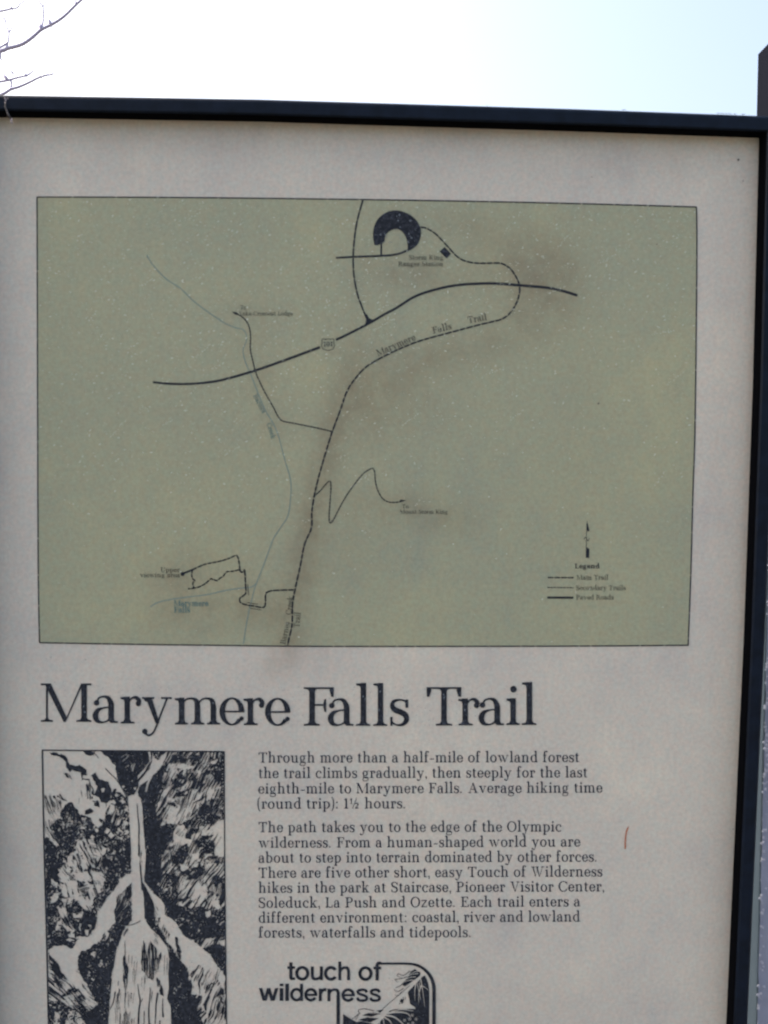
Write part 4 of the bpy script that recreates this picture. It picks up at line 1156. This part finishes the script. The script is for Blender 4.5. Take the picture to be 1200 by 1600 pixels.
# spruce branches in the emblem
K = Engraving(534, 1506, 140, 250, 3, 9)
def pale(p, a, b): K.stroke(p, a, b, ink=False)
K.area([(656, 1528), (664, 1523.5), (669, 1536), (670.8, 1550), (670.8, 1752), (536, 1752), (536, 1584), (547, 1591), (560, 1598), (585, 1606), (604, 1584), (612, 1576), (650, 1576), (641, 1568), (637, 1550)], 1, edge=.15)
K.area([(648, 1513.5), (657, 1519), (656, 1524), (633, 1541), (628, 1538), (637, 1527), (641, 1519)], 1, edge=.2)
for x, y in ((649, 1518), (645, 1522), (641, 1527), (637, 1532)): pale([(x + 8, y - 1), (x - 1, y), (x - 9, y + 4)], 1.5, .9)
for q in ([(640, 1517), (630, 1524), (623, 1521), (621, 1525), (628, 1528)], [(636, 1526), (626, 1529), (617, 1530), (622, 1534)], [(632, 1534), (625, 1540), (618, 1543)], [(630, 1544), (622, 1549), (616, 1546)], [(627, 1550), (622, 1555), (617, 1554)]):
    K.stroke(q, 1.1, .6)
pale([(659.5, 1523.5), (645, 1539), (620, 1561), (600, 1577), (575, 1602), (560, 1615)], 3.4, 4.8)
K.stroke([(640, 1540), (620, 1557), (598, 1576)], .7)
K.area([(625, 1562), (634, 1556), (634, 1566), (624, 1569)], .7, edge=.3)
for q, w_ in (([(657, 1529), (660, 1545), (663.5, 1572)], 2.0), ([(649.5, 1537), (648, 1550), (648.5, 1563)], 2.0), ([(658, 1540), (654.5, 1552), (654, 1568)], 2.0), ([(652, 1536), (655, 1552), (657, 1561)], 1.4),
              ([(636, 1548), (635, 1558), (635, 1570)], 2.2), ([(659, 1540), (665, 1543), (669, 1547)], 1.6), ([(655, 1533), (656.5, 1545), (655, 1550)], 1.2)): pale(q, w_, .8)
for q, w_ in (([(604, 1579), (622, 1574), (640, 1571), (648, 1574)], 3.4), ([(604, 1583), (622, 1581), (636, 1583), (641, 1588)], 3.0), ([(602, 1586), (616, 1589), (630, 1600), (636, 1610)], 3.0), ([(600, 1589), (610, 1596), (616, 1612)], 2.4),
              ([(598, 1588), (600, 1600), (602, 1615)], 1.8), ([(594, 1590), (592, 1604), (590, 1616)], 1.8), ([(588, 1595), (584, 1606), (580, 1616)], 2.0), ([(612, 1580), (628, 1577), (645, 1579)], 1.6)): pale(q, w_, 1.2)
for x, y in ((640, 1592), (645, 1598), (638, 1600), (632, 1594), (650, 1592), (644, 1586)):
    for a in np.linspace(0, 2 * math.pi, 7)[:-1]: pale([(x + .8 * math.cos(a), y + .8 * math.sin(a)), (x + 2.6 * math.cos(a), y + 2.6 * math.sin(a))], 1.1, .8)
for q in ([(566, 1586.5), (576, 1582.5), (592, 1584.5), (580, 1588.5)], [(560, 1593), (574, 1589.5), (592, 1591), (578, 1597)], [(554, 1597), (566, 1595), (584, 1600), (580, 1604), (560, 1601)], [(588, 1579), (600, 1577), (594, 1582)]): K.area(q, 1, edge=.2)
for q in ([(584, 1579), (570, 1576), (560, 1578), (562, 1583)], [(562, 1583), (553, 1590), (550, 1591)], [(560, 1586), (556, 1593)], [(594, 1584), (582, 1582)]): K.stroke(q, 1.1, .7)
K.ink &= ~((K.X < 536) | (K.X > 670.8))
pr = Print(); K.to(pr)
pr.build('emblem_picture', M_ink, emb, None, LIFT)

# ------------------------------------------------------------------ flecks, specks, crayon mark
random.seed(21); rng = np.random.RandomState(21)


def fleck_sheet(name, pts, m, lift, parent):
    pr = Print()
    for x, y, l, wd, a in pts:
        c, s_ = math.cos(a), math.sin(a)
        q = []
        for k in range(6):
            t = k / 6 * 2 * math.pi + rng.uniform(-.3, .3)
            u, v = l / 2 * math.cos(t) * rng.uniform(.7, 1.1), wd / 2 * math.sin(t) * rng.uniform(.7, 1.1)
            q.append((x + u * c - v * s_, y + u * s_ + v * c))
        pr.poly(q)
    o = pr.build(name, m, parent, None, lift); o['kind'] = 'stuff'
    return o


def density(x, y):
    d = .10 + .9 * math.exp(-((y - 400) / 260) ** 2) * (.55 + .45 * math.exp(-((x - 550) / 380) ** 2))
    d += .35 * math.exp(-((x - 330) / 200) ** 2 - ((y - 640) / 170) ** 2) + .3 * math.exp(-((x - 1000) / 120) ** 2 - ((y - 400) / 90) ** 2)
    d *= .35 if y > 850 else 1
    return min(1, d)


fl = []
while len(fl) < 3600:
    x, y = rng.uniform(60, 1086), rng.uniform(311, 1004)
    if rng.rand() < density(x, y) and not (582 < x < 658 and 329 < y < 392):
        big = rng.rand() ** 5
        l = .9 + 2.6 * big + rng.rand() * .5
        fl.append((x, y, l * rng.uniform(1, 1.6), .65 + 1.0 * big, R(rng.normal(-18, 30))))
for k in range(26):                                # strings of flecks where the surface was brushed
    x, y, a = rng.uniform(120, 1050), rng.uniform(330, 800), R(rng.normal(-30, 12))
    for j in range(rng.randint(4, 10)):
        fl.append((x + j * 4.2 * math.cos(a) + rng.normal(0, .8), y + j * 4.2 * math.sin(a) + rng.normal(0, .8), rng.uniform(1.4, 3.6), rng.uniform(.8, 1.4), a + rng.normal(0, .3)))
fleck_sheet('paint_flecks', fl, M_fleck, LIFT + .0003, mapf)
fl = [(rng.uniform(583, 657), rng.uniform(330, 392), rng.uniform(1, 2.6), rng.uniform(.8, 1.8), rng.uniform(0, 3)) for _ in range(34)]
for x, y in ((602, 367), (594.5, 367), (624, 336), (622, 345), (641, 345), (643, 372), (639, 365), (638, 378)): fl.append((x, y, 3.2, 2.4, rng.rand() * 3))
for k in range(300):
    x = rng.uniform(66, 838); by = interp(BASEL, x)
    fl.append((x, rng.uniform(by - 62, by + 2), rng.uniform(.9, 2.2), rng.uniform(.7, 1.3), rng.uniform(0, 3)))
for x, y in ((567, 1088), (571, 1092), (693, 1085), (694, 1090), (726, 1109), (592, 1109), (131, 1103), (133, 1112), (333, 1098), (594, 1080)): fl.append((x, y, 3.4, 2.2, rng.rand() * 3))
for k in range(260): fl.append((rng.uniform(208, 350), rng.uniform(1180, 1600), rng.uniform(.8, 1.8), rng.uniform(.7, 1.2), rng.uniform(0, 3)))
for k in range(110): fl.append((rng.uniform(404, 690), rng.uniform(1500, 1600), rng.uniform(.8, 1.9), rng.uniform(.7, 1.2), rng.uniform(0, 3)))
fleck_sheet('paint_flecks', fl, M_fleck2, LIFT + .0003, sign)
fl = [(1153, 250, 4.2, 4.4, 0), (1160.5, 283, 2.4, 2.4, 0), (935, 630.5, 3.2, 3.4, 0), (1026, 382, 2, 2, 0), (924, 277, 1.8, 1.8, 0), (134, 1030.5, 2, 1.6, 0), (1145, 1295, 2.2, 1.5, 0), (80, 1027, 1.6, 1.6, 0), (900, 1200, 1.4, 1.4, 0)]
fl += [(rng.uniform(10, 1150), rng.uniform(200, 1590), rng.uniform(.6, 1.2), rng.uniform(.6, 1.0), 0) for _ in range(40)]
fleck_sheet('dirt_specks', fl, M_dark, LIFT + .0004, sign)
pr = Print(); pr.line([(982.5, 1290.5), (979, 1297), (977.3, 1306), (976.8, 1315), (976.6, 1326)], 1.0, 2.4)
pr.line([(981, 1293), (978.2, 1302), (977.4, 1312)], 2.0, 1.2)
pr.build('crayon_mark', M_red, sign, None, LIFT + .0002)

# ------------------------------------------------------------------ post behind the right rail
PF = 0.008
xf = ray(1181.5, 1600, PF).x
D = 0.05
for k in range(60):                                 # the post's depth: its back edge shows above the rail
    if ray(1186.5, 130, PF + D).x > xf: break
    D += 0.002
Wd = 0.14
ztop = ray(1187, 84, PF + D).z
post = empty('sign_post', (xf + Wd / 2, PF + D / 2, 0)); b = post.location.copy()
tag(post, 'blue-grey weathered wooden post behind the right side of the sign frame', 'post')
NZ = 160
rng2 = np.random.RandomState(3)


def column(name, path, m, jit=.00025):
    V, F = [], []
    k = len(path)
    for j in range(NZ + 1):
        z = ztop * j / NZ
        for (x, y) in path: V.append((x + rng2.normal(0, jit), y + rng2.normal(0, jit), z))
    for j in range(NZ):
        for i in range(k - 1): F.append((j * k + i, j * k + i + 1, (j + 1) * k + i + 1, (j + 1) * k + i))
    return mesh_obj(name, V, F, m, post, b)


front = [(xf + .0012 + t * (Wd - .0012), PF) for t in np.linspace(0, 1, 12)]
column('weathered_face', front + [(xf + Wd, PF + D)], M_post)
column('smooth_side', [(xf + Wd, PF + D), (xf + Wd * .5, PF + D), (xf, PF + D), (xf, PF + D * .5), (xf, PF + .0012), (xf + .0012, PF)], M_post_side, 0)
cz, bv = ztop + 0.03, 0.028
V = [(xf, PF, ztop), (xf + Wd, PF, ztop), (xf + Wd, PF + D, ztop), (xf, PF + D, ztop),
     (xf + bv, PF + bv, cz), (xf + Wd - bv, PF + bv, cz), (xf + Wd - bv, PF + D - bv, cz), (xf + bv, PF + D - bv, cz)]
e = .0012; zc = ztop - .16
V += [(xf - e, PF - e, zc), (xf + Wd + e, PF - e, zc), (xf + Wd + e, PF + D + e, zc), (xf - e, PF + D + e, zc)]
for i, (sx, sy) in enumerate(((-1, -1), (1, -1), (1, 1), (-1, 1))): V[i] = (V[i][0] + e * sx, V[i][1] + e * sy, V[i][2])
mesh_obj('bevelled_top', V, [(0, 1, 5, 4), (1, 2, 6, 5), (2, 3, 7, 6), (3, 0, 4, 7), (4, 5, 6, 7), (8, 9, 1, 0), (9, 10, 2, 1), (10, 11, 3, 2), (11, 8, 0, 3)], M_cap, post, b)
# lifted paint along the chamfer
V, F = [], []
for k in range(300):
    z = rng2.uniform(0.6, ztop - .25); x = xf + abs(rng2.normal(0.0022, .0022)) + .0004
    s_ = rng2.uniform(.0004, .0016); n = len(V)
    V += [(x - s_, PF - .0002, z), (x + s_, PF - .0004 - s_ * .3, z - s_), (x + s_ * .7, PF - .0006 - s_ * .5, z + s_ * 1.6), (x - s_ * .6, PF - .0003, z + s_ * 1.3)]
    F.append((n, n + 1, n + 2, n + 3))
o = mesh_obj('flaking_paint', V, F, M_fleck3, post, b); o['kind'] = 'stuff'

# ------------------------------------------------------------------ bare tree behind, reaching in from the left
TY = 2.2
tree = empty('bare_tree', (ray(-520, 400, TY).x, TY, 0.0)); tb = tree.location.copy()
tag(tree, 'leafless tree behind the sign with thin budding twigs against the white sky', 'tree')


def tube(name, pts, r0, r1, parent, base, y=TY, world=False, sides=7, V=None, F=None, wob=0.0):
    P = pts if world else [ray(px, py, y + dy) for px, py, dy in pts]
    P = [Vector(q) for q in catmull([tuple(p) for p in P], 5)] if len(P) > 2 else [Vector(p) for p in P]
    own = V is None
    if own: V, F = [], []
    n = len(P); o_ = len(V)
    for i, p in enumerate(P):
        d = (P[min(i + 1, n - 1)] - P[max(i - 1, 0)]).normalized()
        a = d.cross(Vector((0, 1, .1))).normalized(); c = d.cross(a).normalized()
        r = (r0 + (r1 - r0) * i / (n - 1)) * (1 + wob * math.sin(i * 2.3))
        for k in range(sides):
            t = 2 * math.pi * k / sides
            q = p + a * (r * math.cos(t)) + c * (r * math.sin(t)); V.append((q.x, q.y, q.z))
    for i in range(n - 1):
        for k in range(sides):
            F.append((o_ + i * sides + k, o_ + i * sides + (k + 1) % sides, o_ + (i + 1) * sides + (k + 1) % sides, o_ + (i + 1) * sides + k))
    F.append([o_ + (n - 1) * sides + k for k in range(sides)])
    if own: return mesh_obj(name, V, F, M_bark, parent, base, True)


px_m = 3.2 / 1600 * 2.05                                  # a picture pixel in metres at the twigs
trunk_top = Vector((tb.x + .05, TY + .1, 4.6))
tube('trunk', [(tb.x, TY, -.1), (tb.x + .03, TY, 1.2), (tb.x - .04, TY + .03, 2.6), trunk_top], .095, .03, tree, tb, world=True, sides=14, wob=.03)
# limbs: from the trunk to the frame's edge, then the twigs the picture shows
limbs = [
    (2.3, [(-60, 95, 0), (0, 80, 0), (12, 75.5, 0), (28, 71.5, 0), (40, 66, 0), (52, 57, 0), (64, 46.5, 0), (75, 41, 0), (88, 34, 0), (100, 25.5, 0), (112, 14, 0), (120, 6, 0), (130, -3, 0), (140, -14, 0)], 3.0, 1.6,
     [([(10, 76, 0), (12.5, 66, 0), (14, 51, 0), (10, 40, 0), (6, 27, 0), (0, 20, 0)], 1.3, .6), ([(14, 51, 0), (19, 43, 0), (23.5, 35, 0)], .9, .5), ([(-30, 88, 0), (0, 74, 0), (10, 68, 0), (13, 65, 0)], 1.8, 1.2),
      ([(65, 45, 0), (67.5, 30, 0), (67, 11, 0), (62, 3, 0), (60, -6, 0)], 1.3, .7), ([(67, 11, 0), (72, 2, 0), (76, -6, 0)], .8, .5), ([(77, 40, 0), (82, 43, 0)], .8, .5), ([(118.5, 7, 0), (118, -5, 0)], 1.2, .8),
      ([(0, 82, 0), (.5, 90, 0), (3, 94, 0)], 2.2, .8)],
     [((64.5, 46, 0), (62.5, 37, 0), 3.2), ((78.5, 39.5, 0), (77, 29, 0), 2.3), ((118, 7.5, 0), (120, 4, 0), 2.0), ((14, 51, 0), (14, 47, 0), 1.6), ((10, 75, 0), (12, 70, 0), 2.2)]),
    (2.15, [(-90, 30, .1), (-20, 20, .1), (0, 17.5, .1), (10, 15.5, .1), (18, 13.5, .1), (26, 12.5, .1), (32, 6, .1), (38, 1, .1)], 1.9, .7, [([(18, 13.5, .1), (24, 20, .1), (30, 22, .1)], .6, .4), ([(-20, 24, .1), (0, 27, .1), (10, 33, .1)], .9, .5)], [((17, 14, .1), (19, 11, .1), 2.2)]),
    (2.0, [(-80, 140, -.1), (-20, 130, -.1), (0, 127.5, -.1), (14, 125, -.1), (28, 121, -.1), (40, 118.5, -.1), (46, 115.5, -.1), (52, 110.5, -.1)], 2.0, .9,
     [([(16.5, 125, -.1), (18, 131, -.1), (16.5, 139, -.1)], 1.4, 1.2), ([(-30, 108, -.1), (0, 110, -.1), (6, 115, -.1), (11, 124, -.1)], .8, .6), ([(17, 112, -.1), (18, 104, -.1), (14, 98, -.1)], .7, .5), ([(40, 118, -.1), (37, 110, -.1)], .6, .4)], [((11.5, 123.5, -.1), (5, 117.5, -.1), 2.6), ((40, 119.5, -.1), (41, 115.5, -.1), 2.4)]),
    (1.9, [(-70, 175, -.15), (-20, 157, -.15), (0, 149, -.15), (9, 144.5, -.15), (17, 139.5, -.15), (30, 135.5, -.15), (45, 129, -.15), (60, 121.5, -.15), (72, 117.5, -.15), (80, 116.5, -.15), (84, 114.5, -.15)], 2.6, .9,
     [([(64, 120.5, -.15), (57, 114, -.15)], .5, .4), ([(64, 121, -.15), (69, 126, -.15)], .7, .4), ([(-30, 98, -.15), (0, 98, -.15), (24, 97.5, -.15)], .6, .4)], [((17, 140, -.15), (16, 137, -.15), 2.0), ((17.5, 112, -.15), (22, 116, -.15), 1.2)]),
]
for zt, main_, w0, w1, subs, buds in limbs:
    s0 = ray(main_[0][0], main_[0][1], TY + main_[0][2])
    a = Vector((tb.x, TY, zt - .25))
    V, F = [], []
    tube('', [tuple(a), tuple(a.lerp(s0, .35) + Vector((0, .05, .02))), tuple(a.lerp(s0, .7) + Vector((0, .02, -.03))), tuple(s0)], .016, w0 * px_m * .55, None, None, world=True, V=V, F=F)
    tube('', main_, w0 * px_m / 2, w1 * px_m / 2, None, None, V=V, F=F)
    o = mesh_obj('branch', V, F, M_bark, tree, tb, True)
    for pts, c, d in subs: tube('twig', pts, c * px_m / 2, d * px_m / 2, o, Vector(tb))
    for p, q, r in buds:
        V, F = [], []
        m_ = ((p[0] + q[0]) / 2, (p[1] + q[1]) / 2, p[2])
        tube('', [p, m_], r * px_m * .35, r * px_m * .55, None, None, V=V, F=F); tube('', [m_, q], r * px_m * .55, r * px_m * .12, None, None, V=V, F=F)
        mesh_obj('bud', V, F, M_bark, o, Vector(tb), True)
# a few more limbs above and away from the picture, so that the tree is whole
rt_ = random.Random(8)
for k in range(16):
    z = 2.6 + k * .12
    a = rt_.uniform(0, 2 * math.pi)
    p = Vector((tb.x, TY, z)); V, F = [], []
    reach = rt_.uniform(.7, 1.3)
    if math.cos(a) > 0: reach *= .55
    q = p + Vector((math.cos(a) * reach, abs(math.sin(a)) * reach, rt_.uniform(.25, .6)))
    tube('', [tuple(p), tuple(p.lerp(q, .4) + Vector((0, 0, .08))), tuple(p.lerp(q, .75) + Vector((0, 0, .02))), tuple(q)], .014, .002, None, None, world=True, V=V, F=F)
    for j in range(5):
        s_ = p.lerp(q, rt_.uniform(.3, .95)); e_ = s_ + Vector((rt_.uniform(-.2, .2), rt_.uniform(0, .2), rt_.uniform(.05, .3)))
        tube('', [tuple(s_), tuple(s_.lerp(e_, .5) + Vector((.02, 0, 0))), tuple(e_)], .003, .001, None, None, world=True, V=V, F=F)
    mesh_obj('branch', V, F, M_bark, tree, tb, True)

# lichen tuft hanging over the top rail at the left edge
tuft = empty('twig_fragment', tuple(ray(12, 178, FY - .002))); fb = tuft.location.copy()
tag(tuft, 'small dark twig tip with pale lichen stuck on the top rail at the far left', 'twig')
V, F = [], []
ff = FY - .003
def fpt(px, py, y): q = ray(px, py, y); return tuple(q)
tube('', [fpt(9, 158, ff), fpt(8.5, 166, ff), fpt(11, 174, ff), fpt(14, 181, ff), fpt(17, 185, ff + .003)], .0004, .0013, None, None, world=True, V=V, F=F)
o = mesh_obj('twig', V, F, M_dark, tuft, Vector(fb), True)
V, F = [], []
for px, py, r in ((7.5, 153, .0006), (9, 156, .0007), (8, 160, .0006), (12, 154, .0005), (18, 187, .0009), (17.6, 190, .0008), (19, 192.5, .0006)):
    c = Vector(fpt(px, py, ff - .001)); n = len(V)
    for k in range(6):
        t = k / 6 * 2 * math.pi; V.append((c.x + r * math.cos(t) * (1 + .3 * (k % 2)), c.y, c.z + r * 1.4 * math.sin(t)))
    V.append((c.x, c.y - r, c.z))
    F += [(n + k, n + (k + 1) % 6, n + 6) for k in range(6)]
mesh_obj('lichen', V, F, M_fleck4, tuft, Vector(fb), True)
